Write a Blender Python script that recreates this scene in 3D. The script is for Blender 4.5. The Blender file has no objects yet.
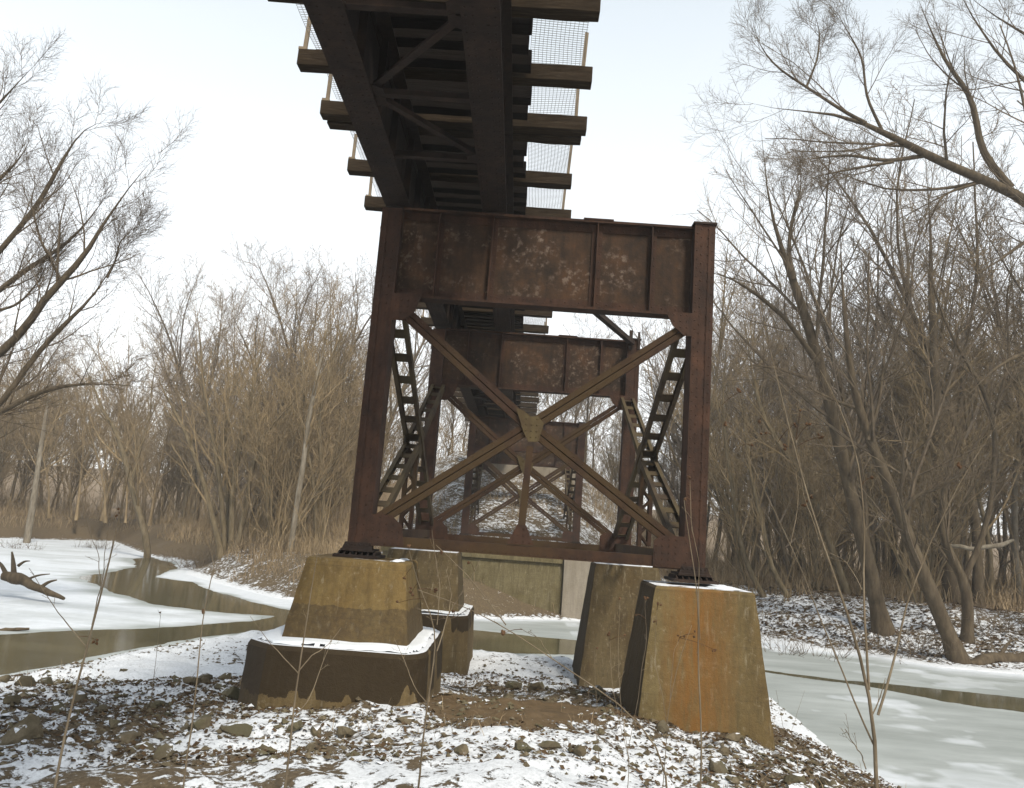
import bpy, math, random
import numpy as np
from mathutils import Vector
random.seed(7)
RNG = np.random.default_rng(11)
rad = math.radians
C = bpy.context.scene.collection
sc = bpy.context.scene

# ------------------------------------------------------------------ camera, sky, sun, exposure
YAW, PITCH, ROLL, F = rad(1.074), rad(9.977), rad(4.2), 820.0
fw = np.array([-math.sin(YAW)*math.cos(PITCH), math.cos(YAW)*math.cos(PITCH), math.sin(PITCH)])
rt = np.array([math.cos(YAW), math.sin(YAW), 0.0]); up = np.cross(rt, fw)
rt, up = math.cos(ROLL)*rt+math.sin(ROLL)*up, -math.sin(ROLL)*rt+math.cos(ROLL)*up
cam = bpy.data.cameras.new('camera'); co = bpy.data.objects.new('camera', cam); C.objects.link(co)
from mathutils import Matrix
M = Matrix(((rt[0], up[0], -fw[0], 0), (rt[1], up[1], -fw[1], 0), (rt[2], up[2], -fw[2], 0), (0, 0, 0, 1)))
co.matrix_world = M
cam.sensor_fit = 'HORIZONTAL'; cam.sensor_width = 36; cam.lens = F/1024*36
cam.shift_y = -10/1024; cam.clip_start = .1; cam.clip_end = 2000
sc.camera = co
SUN_EL, SUN_AZ = rad(48), rad(153)      # azimuth clockwise from +Y: sun behind and a little right of the viewer
w = bpy.data.worlds.new('World'); sc.world = w; w.use_nodes = True
nt = w.node_tree; bg = nt.nodes['Background']
sky = nt.nodes.new('ShaderNodeTexSky'); sky.sky_type = 'NISHITA'; sky.sun_disc = False
sky.sun_elevation = SUN_EL; sky.sun_rotation = SUN_AZ
sky.air_density = 1.0; sky.dust_density = 2.0; sky.ozone_density = 1.0; sky.altitude = 100
hs = nt.nodes.new('ShaderNodeHueSaturation'); hs.inputs['Saturation'].default_value = .8
hs.inputs['Value'].default_value = 1.0
veil = nt.nodes.new('ShaderNodeMix'); veil.data_type = 'RGBA'; veil.inputs[0].default_value = .76     # thin white overcast over the clear sky
wt = nt.nodes.new('ShaderNodeTexCoord'); wz = nt.nodes.new('ShaderNodeSeparateXYZ'); wr = nt.nodes.new('ShaderNodeValToRGB')
nt.links.new(wt.outputs['Generated'], wz.inputs[0]); nt.links.new(wz.outputs[2], wr.inputs[0])
wr.color_ramp.elements[0].position = .05; wr.color_ramp.elements[0].color = (1, 1, .99, 1); wr.color_ramp.elements[1].position = .62; wr.color_ramp.elements[1].color = (.48, .53, .56, 1)
wm = nt.nodes.new('ShaderNodeVectorMath'); wm.operation = 'SCALE'; wm.inputs['Scale'].default_value = 12.2; nt.links.new(wr.outputs[0], wm.inputs[0]); nt.links.new(wm.outputs[0], veil.inputs[7])
nt.links.new(sky.outputs[0], hs.inputs['Color']); nt.links.new(hs.outputs[0], veil.inputs[6]); nt.links.new(veil.outputs[2], bg.inputs['Color'])
bg.inputs['Strength'].default_value = .10
sl = bpy.data.lights.new('sun', 'SUN'); sl.energy = 3.0; sl.angle = rad(10); sl.color = (1, .93, .80)
so = bpy.data.objects.new('sun', sl); C.objects.link(so)
sd = Vector((math.sin(SUN_AZ)*math.cos(SUN_EL), math.cos(SUN_AZ)*math.cos(SUN_EL), math.sin(SUN_EL)))
so.rotation_euler = sd.to_track_quat('Z', 'Y').to_euler(); so.location = (0, -20, 30)
vs = sc.view_settings; vs.view_transform = 'Standard'; vs.look = 'None'; vs.exposure = 0.68; vs.gamma = 1; vs.use_curve_mapping = False
sc.cycles.max_bounces = 6; sc.cycles.diffuse_bounces = 3; sc.cycles.transparent_max_bounces = 8

# ------------------------------------------------------------------ helpers
def ray(px):
    v = fw+rt*(px[0]-512)/F-up*(px[1]-384)/F
    return v/v[1]
def at(x, y, Y): return ray((x, y))*Y                    # picture point to a real point at distance Y
def onz(x, y, Z): v = ray((x, y)); return v*(Z/v[2])

def tag(o, label=None, cat=None, group=None, kind=None):
    if label: o['label'] = label
    if cat: o['category'] = cat
    if group: o['group'] = group
    if kind: o['kind'] = kind
    return o
def empty(name, loc=(0, 0, 0), rz=0):
    o = bpy.data.objects.new(name, None); C.objects.link(o); o.location = loc; o.rotation_euler = (0, 0, rz)
    o.empty_display_size = .2
    return o
def copy_tree(o, parent=None):
    c = o.copy(); C.objects.link(c); c.parent = parent
    for ch in list(o.children): copy_tree(ch, c)
    return c
def mesh_np(name, V, Fq, mat, parent=None, smooth=False, attrs=None, tris=False):
    V = np.asarray(V, np.float32); Fq = np.asarray(Fq, np.int32); k = Fq.shape[1]
    me = bpy.data.meshes.new(name)
    me.vertices.add(len(V)); me.vertices.foreach_set('co', V.ravel())
    me.loops.add(Fq.size); me.loops.foreach_set('vertex_index', Fq.ravel())
    me.polygons.add(len(Fq)); me.polygons.foreach_set('loop_start', np.arange(len(Fq), dtype=np.int32)*k)
    me.polygons.foreach_set('use_smooth', np.full(len(Fq), smooth))
    me.update(calc_edges=True)
    for an, av in (attrs or {}).items():
        a = me.attributes.new(an, 'FLOAT', 'POINT'); a.data.foreach_set('value', np.asarray(av, np.float32).ravel())
    if mat: me.materials.append(mat)
    o = bpy.data.objects.new(name, me); C.objects.link(o)
    if parent: o.parent = parent
    return o

class MB:
    def __init__(s): s.v = []; s.f = []; s.n = 0
    def add(s, vs, fs):
        s.v.extend([tuple(map(float, p)) for p in vs]); s.f.extend([tuple(i+s.n for i in f) for f in fs]); s.n += len(vs)
    def box(s, x0, x1, y0, y1, z0, z1):
        vs = [(x, y, z) for z in (z0, z1) for y in (y0, y1) for x in (x0, x1)]
        s.add(vs, [(0, 2, 3, 1), (4, 5, 7, 6), (0, 1, 5, 4), (2, 6, 7, 3), (0, 4, 6, 2), (1, 3, 7, 5)])
    def bar(s, a, b, w, h, side=(0, -1, 0), off=(0, 0)):
        # box from a to b; h measured along 'side' (made perpendicular), w along the other
        a = np.array(a, float); b = np.array(b, float); d = b-a; d /= np.linalg.norm(d)
        n = np.array(side, float); n -= d*(n@d); n /= np.linalg.norm(n); u = np.cross(d, n)
        a = a+u*off[0]+n*off[1]; b = b+u*off[0]+n*off[1]
        vs = [p+u*i*w/2+n*j*h/2 for p in (a, b) for j in (-1, 1) for i in (-1, 1)]
        s.add(vs, [(0, 1, 3, 2), (4, 6, 7, 5), (0, 4, 5, 1), (2, 3, 7, 6), (0, 2, 6, 4), (1, 5, 7, 3)])
    def plate(s, pts, y0, y1, ax=1):
        # polygon in the XZ plane (ax=1), YZ plane (ax=0) or XY plane (ax=2), thickness y0..y1
        def P(p, t):
            return (p[0], t, p[1]) if ax == 1 else ((t, p[0], p[1]) if ax == 0 else (p[0], p[1], t))
        n = len(pts); vs = [P(p, y0) for p in pts]+[P(p, y1) for p in pts]
        s.add(vs, [tuple(range(n)), tuple(range(2*n-1, n-1, -1))]+[(i, i+n, (i+1) % n+n, (i+1) % n) for i in range(n)])
    def rivet(s, p, n=(0, -1, 0), r=.016):
        p = np.array(p, float); n = np.array(n, float); n /= np.linalg.norm(n)
        t = np.cross(n, (0, 0, 1) if abs(n[2]) < .9 else (1, 0, 0)); t /= np.linalg.norm(t); b = np.cross(n, t)
        vs = [p+(t*math.cos(k*math.pi/3)+b*math.sin(k*math.pi/3))*r for k in range(6)]
        vs += [p+(t*math.cos(k*math.pi/3)+b*math.sin(k*math.pi/3))*r*.7+n*r*.45 for k in range(6)]
        s.add(vs, [(k, (k+1) % 6, (k+1) % 6+6, k+6) for k in range(6)]+[(6, 7, 8, 9, 10, 11)])
    def build(s, name, mat, parent=None, bevel=0, smooth=False):
        me = bpy.data.meshes.new(name); me.from_pydata(s.v, [], s.f); me.materials.append(mat)
        import bmesh
        bm = bmesh.new(); bm.from_mesh(me); bmesh.ops.recalc_face_normals(bm, faces=bm.faces[:]); bm.to_mesh(me); bm.free()
        o = bpy.data.objects.new(name, me); C.objects.link(o)
        if parent: o.parent = parent
        if bevel:
            m = o.modifiers.new('bevel', 'BEVEL'); m.width = bevel; m.segments = 2; m.limit_method = 'ANGLE'
        return o

def hash2(i, j, s):
    h = (i.astype(np.int64)*374761393+j.astype(np.int64)*668265263+s*1442695041) & 0x7fffffff
    h = ((h ^ (h >> 13))*1274126177) & 0x7fffffff
    return ((h ^ (h >> 16)) & 0xffff)/65535.0
def vnoise(x, y, s=0):
    i = np.floor(x); j = np.floor(y); u = x-i; v = y-j; u = u*u*(3-2*u); v = v*v*(3-2*v)
    return ((hash2(i, j, s)*(1-u)+hash2(i+1, j, s)*u)*(1-v)+(hash2(i, j+1, s)*(1-u)+hash2(i+1, j+1, s)*u)*v)
def fbm(x, y, o=4, s=0):
    t = 0; a = .5
    for k in range(o): t = t+a*vnoise(x*2**k+17.3*k, y*2**k-9.1*k, s+k); a *= .5
    return t/(1-.5**o)
def sdist(X, Y, P):
    # signed distance to polygon, negative inside
    d = np.full(X.shape, 1e9); ins = np.zeros(X.shape, bool); n = len(P)
    for k in range(n):
        x0, y0 = P[k][:2]; x1, y1 = P[(k+1) % n][:2]
        ex, ey = x1-x0, y1-y0; t = np.clip(((X-x0)*ex+(Y-y0)*ey)/(ex*ex+ey*ey+1e-9), 0, 1)
        d = np.minimum(d, (X-x0-t*ex)**2+(Y-y0-t*ey)**2)
        c = ((y0 > Y) != (y1 > Y)); xi = x0+(Y-y0)*ex/(ey if abs(ey) > 1e-9 else 1e-9)
        ins ^= c & (X < xi)
    d = np.sqrt(d); return np.where(ins, -d, d)
def smooth01(x): x = np.clip(x, 0, 1); return x*x*(3-2*x)

# ------------------------------------------------------------------ materials
class NT:
    def __init__(s, name):
        s.m = bpy.data.materials.new(name); s.m.use_nodes = True; s.t = s.m.node_tree; s.b = s.t.nodes['Principled BSDF']
        s.tc = s.t.nodes.new('ShaderNodeNewGeometry').outputs['Position']
    def obj(s): s.tc = s.t.nodes.new('ShaderNodeTexCoord').outputs['Object']; return s
    def lk(s, a, b): s.t.links.new(a, b)
    def noise(s, scale, detail=6, rough=.6, vec=None, dist=0, stretch=None):
        n = s.t.nodes.new('ShaderNodeTexNoise'); n.inputs['Scale'].default_value = scale; n.inputs['Detail'].default_value = detail
        n.inputs['Roughness'].default_value = rough; n.inputs['Distortion'].default_value = dist
        v = vec or s.tc
        if stretch:
            mp = s.t.nodes.new('ShaderNodeMapping'); mp.inputs['Scale'].default_value = stretch; s.lk(v, mp.inputs[0]); v = mp.outputs[0]
        s.lk(v, n.inputs['Vector']); return n.outputs['Fac']
    def ramp(s, f, stops):
        r = s.t.nodes.new('ShaderNodeValToRGB'); e = r.color_ramp.elements
        while len(e) < len(stops): e.new(.5)
        for q, (p, c) in zip(e, stops):
            q.position = p; q.color = (*c, 1) if hasattr(c, '__len__') else (c, c, c, 1)
        s.lk(f, r.inputs[0]); return r.outputs['Color']
    def mix(s, f, a, b, mode='MIX'):
        m = s.t.nodes.new('ShaderNodeMix'); m.data_type = 'RGBA'; m.blend_type = mode
        for i, v in ((0, f), (6, a), (7, b)):
            if isinstance(v, (int, float)): m.inputs[i].default_value = v if i == 0 else (v, v, v, 1)
            elif isinstance(v, tuple): m.inputs[i].default_value = (*v, 1)
            else: s.lk(v, m.inputs[i])
        return m.outputs[2]
    def math(s, op, a, b=0., c=None, clamp=False):
        m = s.t.nodes.new('ShaderNodeMath'); m.operation = op; m.use_clamp = clamp
        for i, v in enumerate((a, b, c)):
            if v is None: continue
            if isinstance(v, (int, float)): m.inputs[i].default_value = v
            else: s.lk(v, m.inputs[i])
        return m.outputs[0]
    def attr(s, n):
        a = s.t.nodes.new('ShaderNodeAttribute'); a.attribute_name = n; return a.outputs['Fac']
    def sep(s, v=None):
        x = s.t.nodes.new('ShaderNodeSeparateXYZ'); s.lk(v or s.tc, x.inputs[0]); return x.outputs
    def bump(s, h, st=.4, d=.02):
        b = s.t.nodes.new('ShaderNodeBump'); b.inputs['Strength'].default_value = st; b.inputs['Distance'].default_value = d
        s.lk(h, b.inputs['Height']); s.lk(b.outputs[0], s.b.inputs['Normal'])
    def done(s, col, rough=.8, spec=.3):
        if isinstance(col, tuple): s.b.inputs['Base Color'].default_value = (*col, 1)
        else: s.lk(col, s.b.inputs['Base Color'])
        if isinstance(rough, (int, float)): s.b.inputs['Roughness'].default_value = rough
        else: s.lk(rough, s.b.inputs['Roughness'])
        s.b.inputs['Specular IOR Level'].default_value = spec
        return s.m

def rust(name, base, dark, light, pale=None, pale_amt=.5, olive=None):
    s = NT(name); n1 = s.noise(2.2, 8, .65); n2 = s.noise(9, 8, .7); n3 = s.noise(3, 6, .6, stretch=(3.5, 3.5, .35))
    c = s.ramp(n1, [(.3, dark), (.5, base), (.72, light)])
    c = s.mix(s.math('MULTIPLY', s.ramp(n3, [(.42, 0), (.62, 1)]), .5), c, dark)
    c = s.mix(s.math('MULTIPLY', s.ramp(n2, [(.45, 0), (.7, 1)]), .35), c, light)
    if olive: c = s.mix(s.ramp(s.noise(1.1, 5, .6, stretch=(1, 1, 1)), [(.42, 0), (.6, 1)]), c, olive)
    if pale:
        f = s.math('MULTIPLY', s.ramp(s.noise(9, 9, .75), [(.52, 0), (.62, 1)]), s.ramp(s.noise(1.5, 5, .6), [(.42, 0), (.62, 1)]))
        c = s.mix(s.math('MULTIPLY', f, pale_amt), c, pale)
    s.bump(s.math('ADD', n2, s.noise(40, 4, .6)), .35, .01)
    return s.done(c, .85, .2)
M_rust = rust('rusty_steel', (.036, .0180, .0110), (.014, .0085, .0062), (.062, .029, .0165))
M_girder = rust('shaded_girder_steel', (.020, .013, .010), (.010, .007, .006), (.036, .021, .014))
M_panel = rust('scaled_rust_panel', (.032, .0185, .0105), (.013, .0088, .006), (.068, .032, .0140), (.16, .125, .10), .7)
M_brace = rust('lichen_rust_brace', (.036, .018, .010), (.017, .010, .007), (.060, .028, .015), olive=(.040, .024, .010))
M_gusset = rust('olive_painted_gusset', (.066, .048, .021), (.034, .020, .011), (.092, .068, .031))
M_ladder = rust('olive_brown_lacing', (.045, .030, .017), (.018, .012, .008), (.075, .05, .026), olive=(.058, .042, .020))

def m_wood(nm, k):
    s = NT(nm).obj(); n = s.noise(6, 8, .7, stretch=(.5, 5, 5)); c = s.ramp(n, [(.3, k[0]), (.55, k[1]), (.8, k[2])])
    s.bump(n, .6, .02); return s.done(c, .95, .04)
M_wood = m_wood('weathered_tie_timber', ((.015, .0105, .007), (.036, .026, .017), (.08, .06, .041)))
M_wood_d = m_wood('creosoted_tie_timber', ((.004, .0035, .003), (.009, .007, .006), (.018, .015, .012)))
def m_flat(name, c, v=.25, sc_=4, rough=.85, spec=.2):
    s = NT(name); n = s.noise(sc_, 6, .65)
    c = s.ramp(n, [(.3, tuple(x*(1-v) for x in c)), (.7, tuple(x*(1+v) for x in c))]); s.bump(n, .4, .02); return s.done(c, rough, spec)
M_wire = m_flat('galvanised_wire', (.16, .15, .14)); M_post = m_flat('fence_post_wood', (.16, .125, .085))

def concrete(name, base, warm, stain, band=None, snowtop=.25, orange=None, teeth=None, dark=(.034, .025, .016)):
    s = NT(name); xyz = s.sep()
    n1 = s.noise(1.3, 8, .62); n2 = s.noise(14, 8, .7); st = s.noise(1.6, 9, .72, stretch=(4, 4, .35)); fine = s.noise(60, 4, .7)
    c = s.ramp(n1, [(.32, warm), (.62, base)])
    c = s.mix(s.math('MULTIPLY', s.ramp(st, [(.45, 0), (.66, 1)]), .6), c, stain)
    c = s.mix(s.math('MULTIPLY', s.ramp(n2, [(.5, 0), (.75, 1)]), .45), c, dark)
    c = s.mix(s.math('MULTIPLY', s.ramp(n2, [(.28, 1), (.42, 0)]), .25), c, (.42, .37, .29))
    c = s.mix(s.math('MULTIPLY', s.ramp(s.noise(3.4, 9, .75, dist=.4), [(.60, 0), (.68, 1)]), .35), c, (.22, .18, .12))
    lift = s.math('PINGPONG', s.math('ADD', xyz[2], s.math('MULTIPLY', fine, .02)), .31); c = s.mix(s.math('MULTIPLY', s.math('LESS_THAN', lift, .008), .18), c, dark)
    c = s.mix(s.math('MULTIPLY', s.ramp(s.noise(2.4, 6, .6, stretch=(7, 7, .22)), [(.60, 0), (.70, 1)]), .45), c, (.24, .205, .145))
    if band:     # a tide stain below a given height
        z0, amt = band; zz = s.math('ADD', xyz[2], s.math('MULTIPLY', s.math('SUBTRACT', s.noise(2.2, 8, .75), .5), .22))
        f = s.math('MULTIPLY', s.math('LESS_THAN', zz, z0), amt); f = s.math('MULTIPLY', f, s.ramp(n2, [(.25, .55), (.6, 1)]))
        c = s.mix(f, c, dark)
    if orange:   # rust running down from the column shoe
        x0, wd = orange; q = s.math('ABSOLUTE', s.math('SUBTRACT', s.math('ADD', xyz[0], s.math('MULTIPLY', s.math('SUBTRACT', st, .5), .5)), x0))
        f = s.math('SUBTRACT', 1, s.math('DIVIDE', q, wd), clamp=True); f = s.math('MULTIPLY', f, s.ramp(st, [(.3, .75), (.7, 1)]))
        f = s.math('MULTIPLY', s.math('POWER', f, .7), s.ramp(s.noise(5, 8, .72, stretch=(3, 3, .25)), [(.36, .25), (.55, 1)]))
        c = s.mix(s.math('MULTIPLY', f, .85), c, (.150, .064, .012))
    if teeth:    # dark wash with pale dry tongues rising from the foot
        tongue = s.ramp(s.noise(2.3, 2, .5, stretch=(1, 1, .01)), [(.54, 0), (.68, 1)]); lim = s.math('ADD', s.math('MULTIPLY_ADD', tongue, .55, teeth), s.math('MULTIPLY', s.math('SUBTRACT', s.noise(7, 7, .75), .5), .25))
        c = s.mix(s.math('MULTIPLY', s.math('GREATER_THAN', xyz[2], lim), .88), c, (.019, .0125, .006))
    nrm = s.sep(s.t.nodes.new('ShaderNodeNewGeometry').outputs['Normal']); nz = nrm[2]      # shade painted into the colour of left faces, turned from the sun
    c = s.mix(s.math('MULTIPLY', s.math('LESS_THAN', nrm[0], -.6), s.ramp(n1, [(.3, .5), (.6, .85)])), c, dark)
    f = s.math('MULTIPLY', s.math('GREATER_THAN', nz, .85), s.ramp(s.noise(3, 7, .7), [(min(.93, .5-snowtop), 0), (min(.99, .56-snowtop), 1)]))
    c = s.mix(f, c, (.60, .62, .66))
    s.bump(s.math('ADD', s.math('MULTIPLY', n2, .8), s.math('MULTIPLY', fine, .25)), .7, .03)
    return s.done(c, .9, .2)
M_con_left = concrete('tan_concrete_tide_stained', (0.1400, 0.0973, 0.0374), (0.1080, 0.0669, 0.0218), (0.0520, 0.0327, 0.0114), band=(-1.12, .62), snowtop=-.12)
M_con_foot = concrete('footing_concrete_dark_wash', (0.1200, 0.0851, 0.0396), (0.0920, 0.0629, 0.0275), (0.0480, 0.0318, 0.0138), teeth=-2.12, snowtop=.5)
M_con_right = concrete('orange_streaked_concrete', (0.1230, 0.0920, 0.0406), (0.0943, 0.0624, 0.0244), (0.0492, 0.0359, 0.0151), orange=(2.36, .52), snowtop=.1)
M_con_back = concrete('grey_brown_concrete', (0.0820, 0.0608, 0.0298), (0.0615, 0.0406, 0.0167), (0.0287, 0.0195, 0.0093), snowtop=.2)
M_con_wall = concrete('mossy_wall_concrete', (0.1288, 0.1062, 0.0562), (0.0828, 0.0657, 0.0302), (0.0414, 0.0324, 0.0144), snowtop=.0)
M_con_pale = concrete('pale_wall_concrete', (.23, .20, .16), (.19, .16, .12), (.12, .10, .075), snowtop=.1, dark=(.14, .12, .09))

def m_bark(name, a, b, c_):
    s = NT(name); n = s.noise(3, 8, .7, stretch=(2, 2, .5)); s.bump(s.noise(14, 5, .7, stretch=(2, 2, .4)), .6, .03)
    return s.done(s.ramp(n, [(.3, a), (.5, b), (.75, c_)]), .95, .1)
M_bark = m_bark('grey_brown_bark', (.06, .046, .028), (.12, .094, .058), (.20, .16, .105))
M_bark_d = m_bark('dark_bark', (.035, .026, .018), (.075, .057, .037), (.13, .10, .065))
M_bark_p = m_bark('pale_bark', (.085, .07, .05), (.165, .14, .105), (.27, .24, .195))
M_twig = m_bark('brown_twigs', (.125, .089, .050), (.20, .148, .085), (.28, .215, .132))
M_twig_g = m_bark('grey_twigs', (.10, .078, .058), (.16, .13, .10), (.23, .19, .15))
M_twig_d = m_bark('dark_twigs', (.06, .045, .030), (.105, .08, .055), (.16, .125, .085))
M_stem = m_bark('pale_weed_stems', (.07, .053, .034), (.14, .11, .075), (.24, .195, .135))
M_seed = m_bark('dry_seed_husk', (.035, .02, .012), (.08, .045, .025), (.15, .09, .05))
M_grass = m_bark('dry_grass_straw', (.14, .10, .06), (.24, .18, .11), (.34, .265, .17))
M_leaf = m_bark('dead_leaf_brown', (0.0324, 0.0210, 0.0117), (0.0720, 0.0455, 0.0247), (0.1224, 0.0840, 0.0455))

def m_stone(snow=True):
    s = NT('brown_rubble_stone'); n = s.noise(5, 8, .7); c = s.ramp(n, [(.3, (.045, .036, .022)), (.5, (.105, .083, .052)), (.75, (.22, .18, .125))])
    oi = s.t.nodes.new('ShaderNodeObjectInfo').outputs['Random']; c = s.mix(s.math('MULTIPLY', oi, .85), c, (.060, .052, .034)); c = s.mix(s.ramp(s.noise(2.2, 4, .6), [(.5, 0), (.6, .4)]), c, (.085, .082, .045))
    nz = s.sep(s.t.nodes.new('ShaderNodeNewGeometry').outputs['Normal'])[2]
    f = s.math('MULTIPLY', s.math('GREATER_THAN', nz, .8), s.ramp(s.noise(4, 6, .7), [(.5, 0), (.56, 1)])); c = s.mix(f, c, (.60, .62, .66))
    s.bump(n, .6, .03); return s.done(c, .95, .15)
M_stone = m_stone()
def m_snow():
    s = NT('old_snow'); n = s.noise(3, 6, .6); s.bump(s.noise(12, 6, .6), .3, .02); return s.done(s.ramp(n, [(.3, (.56, .59, .63)), (.7, (.66, .68, .71))]), .7, .2)
M_snow = m_snow()

def m_ground():
    s = NT('snow_patched_litter_ground'); sn = s.attr('snow'); dirt = s.attr('dirt')
    n1 = s.noise(1.2, 8, .68); n2 = s.noise(6.5, 8, .70); n3 = s.noise(24, 6, .75)
    litter = s.ramp(n3, [(.28, (.035, .026, .015)), (.45, (.085, .062, .036)), (.6, (.14, .105, .062)), (.75, (.23, .18, .12))])
    litter = s.mix(s.ramp(n2, [(.4, .5), (.62, 0)]), litter, (.06, .045, .03))
    soil = s.ramp(n2, [(.3, (.065, .043, .022)), (.7, (.12, .082, .045))])
    c = s.mix(dirt, litter, soil)
    straw = s.attr('straw'); c = s.mix(straw, c, s.ramp(n2, [(.3, (.13, .093, .058)), (.7, (.25, .185, .12))]))
    m = s.math('ADD', sn, s.math('ADD', s.math('MULTIPLY', s.math('SUBTRACT', n2, .5), 1.7), s.math('ADD', s.math('MULTIPLY', s.math('SUBTRACT', n3, .5), .55), s.math('MULTIPLY', s.math('SUBTRACT', n1, .5), .9))))
    f = s.ramp(m, [(.47, 0), (.53, 1)])
    snow = s.ramp(n3, [(.3, (.40, .41, .43)), (.55, (.58, .60, .63)), (.8, (.64, .66, .70))])
    c = s.mix(f, c, snow)
    s.bump(s.math('ADD', s.math('MULTIPLY', n3, .5), s.math('MULTIPLY', f, .8)), .7, .04)
    return s.done(c, s.ramp(f, [(0, .95), (1, .7)]), .2)
M_ground = m_ground()
def m_river():
    s = NT('river_ice_and_open_water'); ice = s.attr('ice'); snow = s.attr('snow')
    fn = s.noise(3, 8, .7); fs = s.noise(.7, 6, .6, stretch=(.35, 1, 1))
    fi = s.ramp(s.math('ADD', ice, s.math('MULTIPLY', s.math('SUBTRACT', fn, .5), .5)), [(.46, 0), (.56, 1)])
    fsn = s.ramp(s.math('ADD', snow, s.math('MULTIPLY', s.math('SUBTRACT', fs, .5), .9)), [(.3, 0), (.75, 1)])
    water = s.ramp(fs, [(.35, (.055, .050, .026)), (.65, (.085, .078, .045))])
    icec = s.ramp(s.noise(1.1, 7, .65, stretch=(.3, 1, 1)), [(.32, (.21, .228, .220)), (.68, (.33, .352, .350))])
    c = s.mix(fsn, icec, s.ramp(fn, [(.3, (.47, .50, .54)), (.7, (.60, .63, .67))]))
    c = s.mix(fi, water, c)
    wr = s.noise(5, 3, .5, stretch=(.4, 1.4, 1)); s.bump(s.mix(fi, s.mix(.9, wr, 0.5), s.math('ADD', s.math('MULTIPLY', fn, .4), .6)), .25, .02)
    s.b.inputs['IOR'].default_value = 1.33
    return s.done(c, s.ramp(fi, [(0, .08), (1, .55)]), .5)
M_river = m_river()

# ------------------------------------------------------------------ ground and river
ZW = -3.3
def W(pts): return [tuple(onz(x, y, ZW)[:2]) for x, y in pts]
near = W([(0, 680), (51, 673), (99, 660), (150, 650), (205, 642), (281, 634), (340, 633), (470, 657), (520, 663), (580, 668), (640, 674), (700, 676), (765, 694), (800, 722), (845, 762)])
far = W([(1040, 678), (1023, 675), (944, 668), (880, 657), (827, 652), (760, 642), (700, 630), (640, 624), (560, 620), (455, 618), (380, 610), (291, 600), (274, 598), (219, 584), (185, 574), (192, 562), (147, 555), (113, 541), (60, 540), (0, 538)])
RIV = near+[(6.6, 9), (7.5, 4), (9, -5), (11, -40), (60, -40), (60, 24), (30, 27.5)]+far+[(-45, 50), (-32, 36), (-22, 27), (-17, 21), (-22, 8), (-34, -20), (-40, -40), (-24, -40), (-17, -15), (-12, 4), (-10.5, 10)]
OPEN = [W([(-8, 634), (60, 631), (130, 629), (200, 625), (250, 621), (275, 616), (230, 613), (205, 611), (154, 604), (113, 593), (79, 576), (103, 573), (137, 567), (134, 559), (151, 557), (171, 563), (178, 568), (154, 577), (192, 582), (212, 591), (240, 598), (267, 606), (291, 610), (360, 620), (455, 628), (511, 634), (582, 641), (640, 648), (700, 654), (765, 670), (842, 680), (892, 684), (944, 690), (1030, 699), (1030, 713), (950, 702), (915, 695), (857, 685), (765, 672), (700, 664), (582, 655), (511, 653), (455, 648), (400, 640), (340, 630), (291, 628), (240, 633), (180, 641), (120, 652), (60, 667), (0, 674), (-30, 676)])]
CP = np.array([(0, 0, -1.6), (-3, 2, -1.7), (4, 1, -1.9), (0, -10, -1.2), (-10, -12, -1.3), (0, 6, -1.85), (-5, 8, -2.15), (-3, 9.6, -2.2), (-2.2, 9.7, -2.2), (-.9, 9.8, -2.2), (0, 8, -1.98), (.5, 10.3, -2.15), (-3.8, 11, -2.4), (-5.5, 11, -2.5),
    (1.5, 10.2, -2.08), (1.3, 11.2, -2.15), (2.5, 10.2, -2.25), (3.5, 10.4, -2.42), (4.4, 10.5, -2.8), (5.2, 8, -2.95), (3, 8, -2.2), (0, 13, -2.45), (1, 12.5, -2.4), (0, 15, -2.75), (0, 18, -2.95), (2, 18, -3.0), (-2.5, 18, -2.95), (-6, 14, -2.95), (-8, 13, -3.1), (-6, 19, -3.1), (3.5, 15, -3.12), (-8, 5, -2.4)])
def height(X, Y):
    sh = X.shape; X = X.ravel().astype(float); Y = Y.ravel().astype(float)
    d = sdist(X, Y, RIV)
    num = np.zeros_like(X); den = np.zeros_like(X)
    for cx_, cy_, cz in CP:
        wgt = 1/((X-cx_)**2+(Y-cy_)**2+.4)**2; num += wgt*cz; den += wgt
    idw = num/den
    nearside = (Y < 27.5-np.abs(X)*.25) & (X > -17)
    big = fbm(X*.12, Y*.12, 4, 3)-.5; med = fbm(X*.7, Y*.7, 4, 9)-.5; fin = fbm(X*3.1, Y*3.1, 4, 21)-.5
    nb = np.minimum(idw, ZW+.02+np.maximum(d, 0)*.28+.25*np.maximum(d-1, 0))
    right = smooth01((X-2)/6)
    top = 1.35-.1*right+big*.6+np.clip((Y-60)*.01, 0, 1.5)+7*smooth01((Y-105)/75)
    fb = ZW+.02+top*smooth01(np.maximum(d, 0)/(3.2+3.5*right))+np.minimum(np.maximum(d, 0)*.05, .25)
    h = np.where(nearside, nb, fb)
    emb = np.minimum(4.5, -1.15+(Y-34.6)*.335)-np.maximum(0, np.abs(X+.9)-3.2)*.6
    emb = np.where(Y > 33.6, emb, -9)
    h = np.maximum(h, emb)
    land = smooth01(d/1.2)
    nearf = np.exp(-np.maximum(np.hypot(X, Y-8)-14, 0)/18)
    h = h+land*(med*.28+fin*(.13*nearf+.06))
    h = np.where(d < 0, np.maximum(ZW-.5, ZW-.05+d*.5), np.maximum(h, ZW+.012))
    return h.reshape(sh), d.reshape(sh)
ys = np.concatenate([np.arange(-37, 2, 1.0), np.arange(2, 7, .12), 7*np.exp(np.arange(0, math.log(90/7), .0058)), np.array([95, 105, 120, 150, 189.])])
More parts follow.
